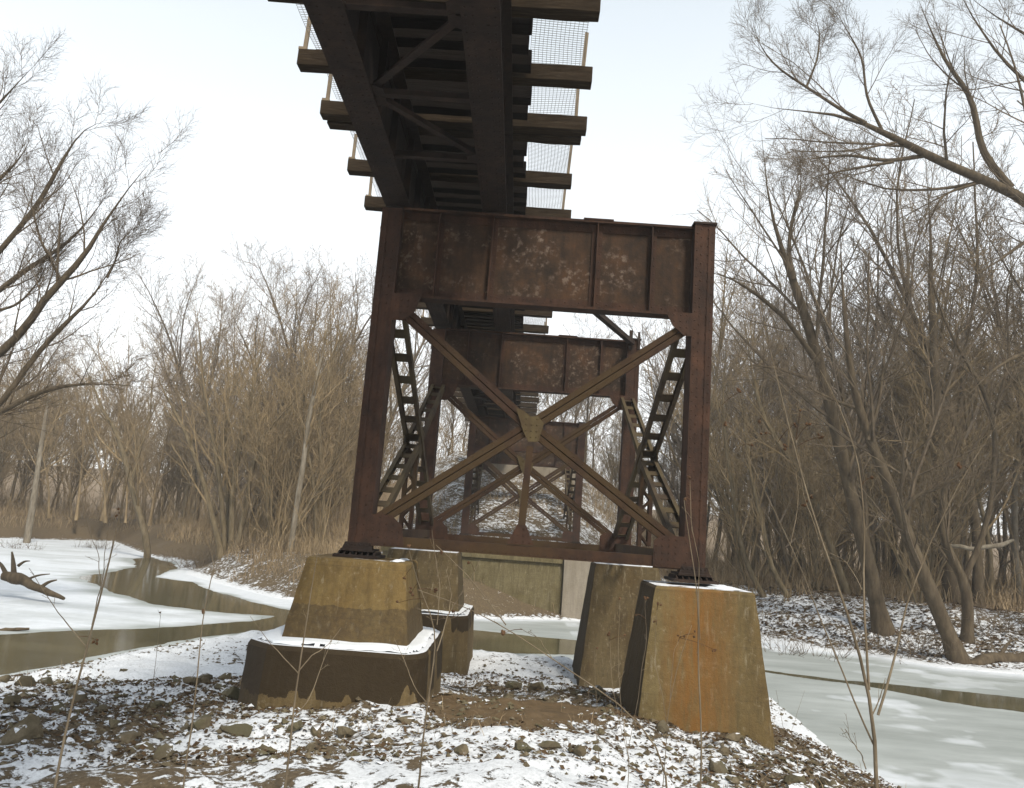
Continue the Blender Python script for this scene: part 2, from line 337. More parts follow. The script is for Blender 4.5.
us = np.linspace(-1, 1, 520); xs = np.sign(us)*(np.abs(us)*26+np.abs(us)**7*60); xs = np.concatenate([[-470, -250, -140], xs, [140, 250, 470]])
GX, GY = np.meshgrid(xs, ys); GZ, GD = height(GX, GY)
def grid_faces(ny, nx):
    a = (np.arange(ny-1)[:, None]*nx+np.arange(nx-1)[None]).ravel(); return np.stack([a, a+1, a+nx+1, a+nx], 1)
# snow cover, bare soil and straw as real ground cover by place
mound = np.exp(-(((GX-.2+.5*(fbm(GX*1.5, GY*1.5, 3, 77)-.5))/1.25)**2+((GY-10.9)/1.55)**2)**1.5)
rubble = smooth01((fbm(GX*.45, GY*.45, 3, 40)-.34)*5)
snowv = np.full(GX.shape, .60)
snowv -= .17*rubble*(GY < 14); snowv += .03*smooth01((10.6-GY)/1.5)
snowv += .30*np.exp(-(((GX+5.6)/2.4)**2+((GY-12.6)/2.6)**2))+.2*np.exp(-(((GX+6.6)/1.5)**2+((GY-9.2)/1.0)**2))+.1*(GY > 14)*(GY < 24)
snowv += .15*np.exp(-(((GX-1.2)/1.6)**2+((GY-10.4)/1.0)**2))+.18*np.exp(-(((GX-1)/2.6)**2+((GY-16)/1.6)**2))
snowv -= .75*mound
farm = (GY > 27.5-np.abs(GX)*.25)
snowv = np.where(farm, .44-.22*(np.abs(GX) < 6)*(GY < 34)+.08*(GX > 4)-.40*smooth01((GY-40)/8)*(np.abs(GX) > 9)-.22*smooth01((GD-4)/4)*(np.abs(GX) > 7)-.12*(GX < -6)*(GX > -12), snowv)
snowv += .5*(1-smooth01(GD/.7))*(GD > -.5)
strawv = np.where(farm, smooth01((GD-4)/5)*(np.abs(GX) > 6)*.95, 0)
ground = mesh_np('ground', np.stack([GX, GY, GZ], -1).reshape(-1, 3), grid_faces(*GX.shape), M_ground, smooth=True, attrs={'snow': snowv, 'dirt': smooth01(mound*1.6), 'straw': strawv})
tag(ground, kind='structure')
# river surface: ice, snow on ice and open water
ry = np.concatenate([np.arange(-37, 8, 1.5), 8*np.exp(np.arange(0, math.log(80/8), .0065))])
ru = np.linspace(-1, 1, 430); rx = np.sign(ru)*(np.abs(ru)*24+np.abs(ru)**5*40)
RX, RY = np.meshgrid(rx, ry)
wob = (fbm(RX*.9, RY*.9, 4, 5)-.5)
do = np.minimum.reduce([sdist(RX.ravel(), RY.ravel(), P).reshape(RX.shape) for P in OPEN])
dr = sdist(RX.ravel(), RY.ravel(), RIV).reshape(RX.shape)
icev = smooth01((do+wob*.5)/.5+.5)
leftice = smooth01((-5-RX)/3)
snv = .12+.30*leftice*smooth01(do/1.2)
snv += .8*np.exp(np.minimum(dr, 0)/.9)*((RY > 24)|(RX > 8)|(RX < -10))
snv += .6*np.exp(-(((RX-4.4)/1.3)**2+((RY-13.3)/1.7)**2))
snv += .35*smooth01((wob-.02)*6)*(RX > 2)
snv += .22*leftice+.3*leftice*smooth01((fbm(RX*.35, RY*.5, 3, 15)-.45)*5)
snv -= .35*np.exp(-np.maximum(do, 0)/.5)
river = mesh_np('river', np.stack([RX, RY, np.full(RX.shape, ZW)], -1).reshape(-1, 3), grid_faces(*RX.shape), M_river, smooth=True, attrs={'ice': icev, 'snow': np.clip(snv, 0, 1)})
tag(river, kind='structure')
def gz(x, y): return float(height(np.array([float(x)]), np.array([float(y)]))[0][0])
def gzv(x, y): return height(np.asarray(x, float), np.asarray(y, float))[0]

# ------------------------------------------------------------------ concrete piers
def loft(rings, seg=.12, jit=.012, chip=.024, seed=0):
    """stack of rings [(z, [(x,y)...])...] with fine subdivision, slightly uneven faces and worn edges"""
    n = len(rings[0][1]); per = []
    base = np.array(rings[0][1], float); nseg = [max(2, int(np.linalg.norm(base[(k+1) % n]-base[k])/seg)) for k in range(n)]
    def ring(pts):
        P = np.array(pts, float); o = []
        for k in range(n):
            t = np.arange(nseg[k])/nseg[k]; o.append(P[k]+(P[(k+1) % n]-P[k])*t[:, None])
        return np.concatenate(o)
    edge = np.concatenate([np.minimum(np.arange(m), m-np.arange(m)) for m in nseg])
    rows = []
    for (z0, p0), (z1, p1) in zip(rings[:-1], rings[1:]):
        m = max(1, int(abs(z1-z0)/seg))
        for k in range(m): t = k/m; rows.append((z0+(z1-z0)*t, ring(p0)*(1-t)+ring(p1)*t))
    rows.append((rings[-1][0], ring(rings[-1][1])))
    c = np.mean([r[1].mean(0) for r in rows], 0); V = []
    N = len(rows[0][1]); ang = np.arange(N)*.55
    for i, (z, r) in enumerate(rows):
        q = r-c; q = q/np.linalg.norm(q, axis=1)[:, None]; nn = fbm(ang+seed*7, np.full(N, z*4.+seed), 4, seed)-.5
        r = r+q*nn[:, None]*jit*2
        e = (fbm(ang*3, np.full(N, z*9), 2, seed+5)); r = r-q*((edge == 0)*chip*(.3+e))[:, None]
        if i == len(rows)-1: r = r-q*chip*.6*(.4+e)[:, None]
        V.append(np.column_stack([r, np.full(N, z)-(i == len(rows)-1)*0]))
    V = np.concatenate(V); mb = MB(); nr = len(rows)
    F_ = [(i*N+j, i*N+(j+1) % N, (i+1)*N+(j+1) % N, (i+1)*N+j) for i in range(nr-1) for j in range(N)]
    V = np.concatenate([V, [[*V[(nr-1)*N:].mean(0)[:2], rows[-1][0]+.002]]]); F_ += [((nr-1)*N+j, (nr-1)*N+(j+1) % N, nr*N) for j in range(N)]; mb.add(V, F_); return mb
def rect(x0, x1, y0, y1): return [(x0, y0), (x1, y0), (x1, y1), (x0, y1)]
def octo(x0, x1, y0, y1, c): return [(x0+c, y0), (x1-c*.5, y0), (x1, y0+c*.8), (x1, y1-c), (x1-c, y1), (x0+c, y1), (x0, y1-c), (x0, y0+c)]
p = empty('concrete_pier', (-2.1, 11.4, -2.9)); tag(p, 'tan stepped concrete pier with snow on its eight-sided dark footing', 'pier')
def child(mb, name, mat, par):
    o = mb.build(name, mat); o.parent = par; o.location = (-par.location[0], -par.location[1], -par.location[2]); return o
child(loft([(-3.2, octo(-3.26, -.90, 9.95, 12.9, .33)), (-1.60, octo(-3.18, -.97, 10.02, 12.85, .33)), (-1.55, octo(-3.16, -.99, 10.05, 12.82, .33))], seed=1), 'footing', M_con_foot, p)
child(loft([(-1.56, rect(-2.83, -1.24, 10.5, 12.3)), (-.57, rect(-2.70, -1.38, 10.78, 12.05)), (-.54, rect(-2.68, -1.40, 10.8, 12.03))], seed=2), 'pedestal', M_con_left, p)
p = empty('concrete_pier', (2.4, 11.4, -3.1)); tag(p, 'large orange streaked concrete pier under the nearest right column', 'pier')
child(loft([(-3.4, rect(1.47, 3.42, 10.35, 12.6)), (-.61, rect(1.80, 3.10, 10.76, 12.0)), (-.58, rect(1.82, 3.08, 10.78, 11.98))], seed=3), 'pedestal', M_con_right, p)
p = empty('concrete_pier', (2.4, 18.5, -3.2)); tag(p, 'dark stained tapered concrete pier behind the large orange streaked pier', 'pier')
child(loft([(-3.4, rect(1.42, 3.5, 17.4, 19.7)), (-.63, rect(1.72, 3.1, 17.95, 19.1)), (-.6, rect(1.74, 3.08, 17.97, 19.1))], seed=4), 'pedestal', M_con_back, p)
p = empty('concrete_pier', (-2.1, 18.5, -3.2)); tag(p, 'brown concrete pier on a snow topped footing behind the stepped tan pier', 'pier')
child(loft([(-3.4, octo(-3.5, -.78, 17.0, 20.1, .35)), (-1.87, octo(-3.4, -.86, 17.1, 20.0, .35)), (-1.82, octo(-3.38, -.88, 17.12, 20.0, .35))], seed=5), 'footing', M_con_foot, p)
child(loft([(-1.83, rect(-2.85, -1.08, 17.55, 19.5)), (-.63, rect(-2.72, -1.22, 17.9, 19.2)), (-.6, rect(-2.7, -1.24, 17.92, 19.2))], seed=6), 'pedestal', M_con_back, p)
# wall pier of the far tower
p = empty('concrete_wall_pier', (.3, 34, -3.3)); tag(p, 'long low concrete wall pier across the river under the far tower', 'pier')
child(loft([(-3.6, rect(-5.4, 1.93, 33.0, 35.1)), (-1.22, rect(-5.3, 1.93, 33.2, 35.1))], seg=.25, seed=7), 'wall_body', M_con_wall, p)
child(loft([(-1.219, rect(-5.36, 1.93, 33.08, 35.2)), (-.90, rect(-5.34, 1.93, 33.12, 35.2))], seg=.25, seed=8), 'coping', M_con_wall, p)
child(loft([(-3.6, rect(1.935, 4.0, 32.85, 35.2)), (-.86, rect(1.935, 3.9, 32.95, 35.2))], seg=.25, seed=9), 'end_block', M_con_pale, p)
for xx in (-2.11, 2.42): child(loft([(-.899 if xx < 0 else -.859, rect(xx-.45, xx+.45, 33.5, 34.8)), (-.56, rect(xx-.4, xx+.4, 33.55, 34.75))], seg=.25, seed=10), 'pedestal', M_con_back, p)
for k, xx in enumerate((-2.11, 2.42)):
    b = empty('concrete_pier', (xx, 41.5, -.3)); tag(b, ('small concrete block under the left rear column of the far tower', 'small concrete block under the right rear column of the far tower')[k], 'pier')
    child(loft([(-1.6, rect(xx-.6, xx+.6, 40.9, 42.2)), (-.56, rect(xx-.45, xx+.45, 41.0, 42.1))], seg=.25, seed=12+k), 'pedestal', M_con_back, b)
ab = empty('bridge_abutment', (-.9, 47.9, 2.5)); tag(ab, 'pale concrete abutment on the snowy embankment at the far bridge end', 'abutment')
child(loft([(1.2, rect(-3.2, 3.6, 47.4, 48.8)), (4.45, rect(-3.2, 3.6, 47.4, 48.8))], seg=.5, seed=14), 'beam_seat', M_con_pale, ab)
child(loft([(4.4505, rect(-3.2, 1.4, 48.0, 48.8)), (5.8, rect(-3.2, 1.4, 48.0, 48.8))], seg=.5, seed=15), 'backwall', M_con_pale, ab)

hz = MB(); hz.box(-480, 480, -38, 190, ZW-1.6, 30); hm = bpy.data.materials.new('winter_haze'); hm.use_nodes = True; hn = hm.node_tree; hn.nodes.remove(hn.nodes['Principled BSDF'])
pv = hn.nodes.new('ShaderNodeVolumePrincipled'); pv.inputs['Color'].default_value = (.93, .94, .95, 1); pv.inputs['Density'].default_value = .0012; pv.inputs['Anisotropy'].default_value = .2
hn.links.new(pv.outputs[0], hn.nodes['Material Output'].inputs['Volume']); ho = hz.build('haze', hm); tag(ho, 'thin pale winter haze in the air over the river and woods', 'haze', kind='stuff')

# ------------------------------------------------------------------ steel towers
XL, XR, YB1, YB2 = -2.14, 2.42, 11.55, 18.9
def column(x, y, par, cap):
    m = MB(); z0, z1 = -.42, 4.48 if not cap else 4.54
    hw = .145
    yf = y-.2; yb = y+.2
    m.box(x-hw, x+hw, yf-.008, yf+.008, z0, z1)                           # front cover plate
    m.box(x-hw, x+hw, yb-.008, yb+.008, z0, z1)
    for sx in (-1, 1):
        m.box(x+sx*(hw-.012)-.008, x+sx*(hw-.012)+.008, yf+.009, yb-.009, z0, z1)   # side channels
        m.box(*sorted((x+sx*(hw-.09), x+sx*(hw+.002))), yf-.018, yf-.009, z0, z1)   # angle legs
    for sx in (-1, 1):
        for q in (.05, .11):
            for k in range(int((z1-z0)/.13)): m.rivet((x+sx*q, yf-.018, z0+.08+k*.13+(.06 if q > .1 else 0)), r=.013)
    o = m.build('column', M_rust, par)
    b = MB()                                                               # flared shoe with ribs
    b.box(x-.30, x+.30, y-.36, y+.36, -.535, -.50)
    b.box(x-.22, x+.22, y-.28, y+.28, -.45, -.421)
    for k in range(7):
        xx = x-.24+.08*k; b.plate([(y-.33, -.499), (y+.33, -.499), (y+.23, -.451), (y-.23, -.451)], xx-.008, xx+.008, ax=0)
    b.plate([(x-.21, -.42), (x+.21, -.42), (x+.17, -.33), (x-.17, -.33)], y-.245, y-.22)
    for k in range(6): b.rivet((x-.15+.06*k, y-.246, -.36)); b.rivet((x-.27+.108*k, y-.33, -.499), (0, 0, 1), .02)
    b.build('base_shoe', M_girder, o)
    if cap:
        c = MB(); c.box(x-.17, x+.17, y-.24, y+.24, z1+.001, z1+.03); c.build('cap_plate', M_girder, o)
    return o
def cap_girder(y, par):
    x0, x1 = XL+.146, XR-.146; yf, yb = y-.13, y+.13; zb, zt = 3.20, 4.51
    m = MB(); m.box(x0, x1, y-.008, y+.008, zb, zt); g = m.build('cap_girder', M_panel, par)
    f = MB()
    f.box(x0, x1, yf, yb, zt-.001+.001, zt+.022); f.box(x0, x1, yf, yb, zb-.022, zb)
    for z, s in ((zt, -1), (zb, 1)):
        f.box(x0, x1, y-.022, y-.0085, min(z, z+s*.13), max(z, z+s*.13)); f.box(x0, x1, yf, y-.023, *sorted((z+s*.0005, z+s*.014)))
        for k in range(int((x1-x0)/.1)): f.rivet((x0+.06+k*.1, y-.022, z+s*(.05 if k % 2 else .09)), r=.014)
    f.box(.88-.22, .88+.22, yf-.01, yb+.01, zt+.0225, zt+.045)
    f.build('flange', M_rust, g)
    for sx in (-1.45, -.66, .88, 1.68):
        t = MB(); t.box(sx-.008, sx+.008, yf+.01, y-.023, zb+.015, zt-.015); t.box(sx+.009, sx+.075, y-.034, y-.0225, zb+.02, zt-.02)
        if sx == .88: t.box(sx-.075, sx-.009, y-.034, y-.0225, zb+.02, zt-.02)
        for k in range(10): t.rivet((sx+.045, y-.034, zb+.1+k*.125), r=.013)
        t.build('stiffener', M_rust, g)
    return g
def pair_brace(a, b, mat, par, w=.17, name='diagonal_brace', rivets=True):
    a = np.array(a, float); b = np.array(b, float); m = MB()
    for s in (-1, 1):
        m.bar(a, b, w*.44, .014, off=(s*w*.27, 0)); m.bar(a, b, .014, .07, off=(s*w*.06, -.042)); m.bar(a, b, .012, .05, off=(s*w*.48, -.032))
    d = b-a; L = np.linalg.norm(d); d /= L; n = np.array([0, -1., 0]); u = np.cross(d, n)
    if rivets:
        for k in range(int(L/.16)):
            q = a+d*(k*.16+.1)
            for e_ in (-1, 1): m.rivet(q+u*e_*w*.3+n*.007, r=.011)
    return m.build(name, mat, par)
def bent(y, par):
    column(XL, y, par, False); column(XR, y, par, True); cap_girder(y, par)
    yf = y-.2; yp = yf-.018
    # X brace in the plane of the column fronts
    c = (.08, yf+.03, 1.42); yy = yf+.03
    pair_brace((XL+.22, yy, 3.02), (c[0], yy, c[2]), M_brace, par); pair_brace((c[0], yy, c[2]), (XR-.25, yy, -.05), M_brace, par)
    pair_brace((XR-.10, yy+.001, 3.08), (c[0], yy+.001, c[2]), M_brace, par); pair_brace((c[0], yy+.001, c[2]), (XL+.22, yy+.001, -.02), M_brace, par)
    g = MB(); P = [(-.13, 1.66), (-.02, 1.63), (.08, 1.55), (.18, 1.57), (.27, 1.47), (.24, 1.33), (.21, 1.21), (.07, 1.20), (-.01, 1.34)]
    g.plate(P, yp-.004, yp+.009)
    for xx in np.arange(-.2, .36, .075):
        for zz in np.arange(1.1, 1.85, .085):
            if sdist(np.array([xx]), np.array([zz]), P)[0] < -.03: g.rivet((xx, yp-.004, zz), r=.015)
    g.build('centre_gusset', M_gusset, par)
    h = MB(); hx = .10
    for s in (-1, 1): h.bar((hx, yy, 1.14), (hx-.04, yy, -.12), .035, .05, off=(s*.028, 0))
    h.bar((hx, yy, 1.14), (hx-.04, yy, -.12), .09, .01, off=(0, .03)); h.build('hanger', M_brace, par)
    def gus(P, mat=M_rust):
        q = MB(); q.plate(P, yp-.004, yp+.009)
        xs_ = [a[0] for a in P]; zs_ = [a[1] for a in P]
        for xx in np.arange(min(xs_)+.03, max(xs_), .09):
            for zz in np.arange(min(zs_)+.03, max(zs_), .09):
                if sdist(np.array([xx]), np.array([zz]), P)[0] < -.025: q.rivet((xx, yp-.004, zz), r=.014)
        q.build('gusset_plate', mat, par)
    gus([(-.12, -.20), (.24, -.20), (.12, .06), (.0, .06)])
    gus([(XL+.146, -.36), (XL+.62, -.36), (XL+.58, -.08), (XL+.42, .06), (XL+.146, .06)])
    gus([(XR-.146, -.38), (XR-.56, -.38), (XR-.56, -.02), (XR-.46, .06), (XR-.146, .06)])
    gus([(XR-.146, 3.197), (XR-.52, 3.197), (XR-.42, 3.0), (XR-.25, 2.86), (XR-.146, 2.86)])
    gus([(XL+.146, 3.197), (XL+.55, 3.197), (XL+.46, 2.92), (XL+.30, 2.8), (XL+.146, 2.8)])
    s = MB(); s.box(XL+.146, XR-.146, yf, yf+.012, -.36, -.22); s.box(XL+.146, XR-.146, yf-.045, yf-.001, -.362, -.351); s.box(XL+.146, XR-.146, yf+.013, yf+.16, -.362, -.351); s.box(XL+.146, XR-.146, yf+.013, yf+.16, -.231, -.22)
    for k in range(40): s.rivet((XL+.2+k*.107, yf, -.33), r=.012)
    s.build('bottom_strut', M_brace, par)
def ladder(a, b, par, mat, w=.34, name='battened_brace', sep_=(1, 0, 0), step=.60, zig=False, ch=.065, dep=.13):
    a = np.array(a, float); b = np.array(b, float); d = b-a; L = np.linalg.norm(d); d /= L; s = np.array(sep_, float)
    m = MB(); side = np.cross(d, s)
    for q in (-1, 1): 
        o = s*q*(w/2-ch/2); m.bar(a+o, b+o, ch, .014, side=side, off=(0, -dep/2+.007)); m.bar(a+o+s*q*(ch/2-.006), b+o+s*q*(ch/2-.006), .012, dep-.03, side=side)
        m.bar(a+o, b+o, ch, .014, side=side, off=(0, dep/2-.007))
    n = int(L/step)
    for face in (-1, 1):
        for k in range(n+1):
            p0 = a+d*(k*L/n); p1 = a+d*(min(k+1, n)*L/n); sh = side/np.linalg.norm(side)*face*(dep/2+.004)
            if zig:
                if k < n: qq = (1 if (k % 2) else -1); m.bar(p0+s*qq*(w/2-.03)+sh, p1-s*qq*(w/2-.03)+sh, .035, .008, side=side)
            else:
                (face > 0) and m.bar(p0-d*.11+sh*0, p0+d*.11+sh*0, w-.03, .012, side=side)
    return m.build(name, mat, par)
def tower(name, label):
    t = empty(name, (0, 0, 0)); tag(t, label, 'tower')
    bent(YB1, t); bent(YB2, t)
    for x in (XL+.09, XR-.09):
        ym = (YB1+YB2)/2+.1; zm = 1.45
        ladder((x, YB1+.25, 3.1), (x, YB2-.2, .0), t, M_ladder)
        ladder((x, YB1+.25, .0), (x, ym-.15, zm-.08), t, M_ladder, w=.31, step=.55); ladder((x, ym+.12, zm+.08), (x, YB2-.2, 3.1), t, M_ladder, w=.31, step=.55)
        g = MB(); g.plate([(ym-.35, zm+.02), (ym-.1, zm+.28), (ym+.2, zm+.25), (ym+.35, zm), (ym+.1, zm-.28), (ym-.15, zm-.28)], x-.15, x-.135, ax=0)
        g.plate([(ym-.35, zm+.02), (ym-.1, zm+.28), (ym+.2, zm+.25), (ym+.35, zm), (ym+.1, zm-.28), (ym-.15, zm-.28)], x+.135, x+.15, ax=0)
        g.build('side_gusset', M_ladder, t)
        ladder((x, ym, zm-.12), (x, ym, -.14), t, M_brace, w=.24, name='laced_post', zig=True, step=.2, dep=.2)
        q = MB()
        for s in (-1, 1): q.box(x+s*.11-.01, x+s*.11+.01, YB1+.215, YB2-.225, -.32, -.16)
        for k in range(12): q.box(x-.1, x+.1, YB1+.5+k*.52, YB1+.6+k*.52, -.165, -.155)
        q.build('side_strut', M_brace, t)
    # top laterals and eave struts between the two bents
    tp = MB(); tp.bar((XR-.05, YB2-.25, 4.45), (-.42, YB1+.7, 4.45), .12, .10, side=(0, 0, 1)); tp.build('top_lateral', M_girder, t)
    for k, zz in enumerate((4.62,)):
        tp = MB(); tp.box(XR-.12, XR-.04, YB2-.26, YB2-.22, 4.3, 4.75); tp.box(XR+.08, XR+.13, YB2-.26, YB2-.22, 4.3, 4.72); tp.build('top_lug', M_girder, t)
    return t
T1 = tower('steel_tower', 'rusty riveted steel tower with crossed braces nearest in view, on four concrete piers')
T2 = copy_tree(T1); T2.location = (0, 22.6, 0); T2['label'] = 'smaller looking far steel tower standing on the long concrete wall across the river'
for o in (T1, T2): o['group'] = 'steel towers of the trestle'

# ------------------------------------------------------------------ deck spans
GXL, GXR, ZG, ZT = -2.11, -.665, 4.60, 5.86
def tie_mesh(w_, seed, x0, x1, mt=None):
    m = MB(); r = random.Random(seed); n = 10; V = []
    for i in range(n+1):
        x = x0+(x1-x0)*i/n; j = [(r.uniform(-.006, .006)) for _ in range(8)]
        V += [(x, -w_/2+j[0], j[1]), (x, w_/2+j[2], j[3]), (x, w_/2+j[4], .22+j[5]), (x, -w_/2+j[6], .22+j[7])]
    Fq = [(i*4+a, i*4+(a+1) % 4, (i+1)*4+(a+1) % 4, (i+1)*4+a) for i in range(n) for a in range(4)]+[(3, 2, 1, 0), (n*4, n*4+1, n*4+2, n*4+3)]
    m.add(V, Fq); o = m.build('tie', mt or M_wood, None, bevel=.008); return o
TL = [tie_mesh(.21, 3+k, -3.33-.03*k, .55+.02*k) for k in range(3)]; TS = [tie_mesh(.21, 9+k, -2.50-.03*k, -.29+.03*k, M_wood_d) for k in range(3)]
RT = random.Random(4)
LONG = [8.58, 10.07, 11.40, 11.70, 13.37, 15.0, 16.7, 18.75, 20.4, 22.2, 24.1]
y = 25.8
while y < 48: LONG.append(y); y += 1.72
y = 6.95
while y > -6: LONG.append(y); y -= 1.6
def span(y0, y1, label, name='bridge_span'):
    g = empty(name, (-1.39, y0, ZG)); tag(g, label, 'bridge span', 'deck spans of the trestle'); y0 += .012; y1 -= .012
    inv = g.location
    def put(m, nm, mat, par=None):
        o = m.build(nm, mat, par or g)
        if par is None: o.location = (-inv[0], -inv[1], -inv[2])
        return o
    for gx in (GXL, GXR):
        m = MB(); m.box(gx-.006, gx+.006, y0, y1, ZG+.02, ZT-.02)
        k = y0+.3
        while k < y1-.1:
            for s in (-1, 1): m.box(*sorted((gx+s*.007, gx+s*.10)), k-.007, k+.007, ZG+.02, ZT-.03)
            k += 1.15
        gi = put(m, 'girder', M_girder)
        f = MB(); f.box(gx-.185, gx+.185, y0, y1, ZG, ZG+.019); f.box(gx-.185, gx+.185, y0, y1, ZT-.019, ZT)
        for s in (-1, 1): f.box(*sorted((gx+s*.0065, gx+s*.018)), y0, y1, ZG+.0195, ZG+.15); f.box(*sorted((gx+s*.0065, gx+s*.018)), y0, y1, ZT-.15, ZT-.0195)
        if y0 < 18:
            k = max(y0, 4.)+.1
            while k < y1-.05:
                for s in (-.14, -.07, .07, .14): f.rivet((gx+s, k, ZG), (0, 0, -1), .014)
                k += .13
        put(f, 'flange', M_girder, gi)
    # bottom laterals between the girders
    st = [q for q in (3.6, 5.2, 6.85, 8.42, 9.95, 13.2, 15.0, 16.8, 20.2, 22.1, 24, 25.9, 27.8, 29.7, 31.6, 35, 37, 39, 42.5, 44.5) if y0+.2 < q < y1-.2]
    xa, xb = GXL+.19, GXR-.19
    for i, q in enumerate(st):
        m = MB(); m.box(xa, xb, q-.045, q+.045, ZG+.03, ZG+.042); m.box(xa, xb, q-.006, q+.006, ZG+.043, ZG+.12); put(m, 'cross_strut', M_girder)
    for i, (a, b) in enumerate(zip(st[:-1], st[1:])):
        m = MB(); A, B = ((xb, a+.1), (xa, b-.1)) if i % 2 == 0 else ((xa, a+.1), (xb, b-.1))
        m.bar((A[0], A[1], ZG+.06), (B[0], B[1], ZG+.06), .085, .012, side=(0, 0, -1)); m.bar((A[0], A[1], ZG+.105), (B[0], B[1], ZG+.105), .012, .07, side=(0, 0, -1))
        for q in (A, B):
            sx = 1 if q[0] == xa else -1; m.plate([(q[0]-sx*.1, q[1]-.18), (q[0]+sx*.12, q[1]-.07), (q[0]+sx*.12, q[1]+.07), (q[0]-sx*.1, q[1]+.18)], ZG+.021, ZG+.029, ax=2)
        put(m, 'lateral_brace', M_girder)
    # ties
    lg = [q for q in LONG if y0 <= q-.1 and q+.1 <= y1]
    k = y0+.2; allt = [(q, True) for q in lg]
    while k < y1-.1:
        if all(abs(k-q) > .27 for q in lg): allt.append((k, False))
        k += .42
    for q, lo in sorted(allt):
        o = RT.choice(TL if lo else TS).copy(); C.objects.link(o); o.parent = g
        o.location = (-inv[0]+RT.uniform(-.03, .03), q-inv[1], ZT+.001-inv[2]+RT.uniform(0, .004)); o.rotation_euler = (0, 0, RT.uniform(-.008, .008))
    # wire mesh walkway and posts on each side
    for s, xi, xo in ((-1, -2.45, -3.12), (1, -.25, .44)):
        m = MB(); zt = ZT+.235; ya, yb_ = max(y0, 5.0), min(y1, 47)
        fine = ya < 19; dx = .05 if fine else .1
        n = int(abs(xo-xi)/dx)
        for i in range(n+1):
            x = xi+(xo-xi)*i/n; seg = ya; prev = None
            while seg < yb_: 
                z = zt+.02*math.sin(seg*2.1+i*.3)+.012*math.sin(seg*5+i); pt = (x+.012*math.sin(seg*3+i*.2), seg, z)
                if prev: m.bar(prev, pt, .0045, .0045, side=(0, 0, 1))
                prev = pt; seg += .35
        k = ya
        while k < yb_:
            m.bar((xi, k, zt+.02*math.sin(k*2.1)), (xo, k+.03*math.sin(k*1.7), zt+.02*math.sin(k*2.1+n*.3)), .0045, .0045, side=(0, 0, 1)); k += dx
        put(m, 'wire_mesh', M_wire)
        for q in lg:
            if q == 11.70: continue
            px_ = -3.30 if s < 0 else .45; r = RT.uniform(-.03, .03)
            m = MB(); m.bar((px_, q, ZT+.225), (px_+r, q+RT.uniform(-.03, .03), ZT+.225+RT.uniform(.5, .62)), .05, .045); put(m, 'fence_post', M_post)
            if s < 0: 
                m = MB(); m.box(px_-.06, px_+.05, q-.09, q+.09, ZT+.222, ZT+.265); put(m, 'timber_cleat', M_post)
    return g
span(-6, 11.55, 'nearest deck span, overhead, its two dark girders running out of the top of the photo')
span(11.55, 18.9, 'short deck span carried between the two frames of the nearest steel tower')
span(18.9, 34.15, 'deck span crossing the river from the nearest tower to the far tower')
span(34.15, 41.5, 'short deck span carried on top of the far steel tower')
span(41.5, 47.9, 'last deck span between the far tower and the pale abutment')
for o in TL+TS: bpy.data.objects.remove(o)

# ------------------------------------------------------------------ bare trees
def frame(T):
    r = np.where(np.abs(T[..., 2:3]) < .9, np.array([0, 0, 1.]), np.array([1., 0, 0])); a = np.cross(T, r); a /= np.linalg.norm(a, axis=-1, keepdims=True)+1e-9
    return a, np.cross(T, a)
def tubes(P, R, sides):
    """P (N,K,3) centre lines, R (N,K) radii -> verts, quads"""
    N, K, _ = P.shape; T = np.gradient(P, axis=1); T /= np.linalg.norm(T, axis=-1, keepdims=True)+1e-9
    T0 = T.mean(1, keepdims=True); T0 = T0/(np.linalg.norm(T0, axis=-1, keepdims=True)+1e-9)
    a, b = frame(np.broadcast_to(T0, T.shape)); a = a-T*(a*T).sum(-1, keepdims=True); a /= np.linalg.norm(a, axis=-1, keepdims=True)+1e-9; b = np.cross(T, a)
    th = np.arange(sides)*2*np.pi/sides
    V = P[:, :, None]+R[:, :, None, None]*(a[:, :, None]*np.cos(th)[:, None]+b[:, :, None]*np.sin(th)[:, None])
    i = np.arange(N)[:, None, None]*K*sides+np.arange(K-1)[None, :, None]*sides; j = np.arange(sides)[None, None]
    A = i+j; B = i+(j+1) % sides
    return V.reshape(-1, 3), np.stack([A, B, B+sides, A+sides], -1).reshape(-1, 4)
def resample(pts, K, rs=None):
    pts = np.array(pts, float); d = np.r_[0, np.cumsum(np.linalg.norm(np.diff(pts, axis=0), axis=1))]; t = np.linspace(0, d[-1], K)
    # Catmull-like smoothing by dense linear interpolation and averaging
    q = np.stack([np.interp(t, d, pts[:, k]) for k in range(3)], 1)
    for _ in range(2): q[1:-1] = .25*q[:-2]+.5*q[1:-1]+.25*q[2:]
    if rs is None: return q
    return q, np.interp(t, d, rs)
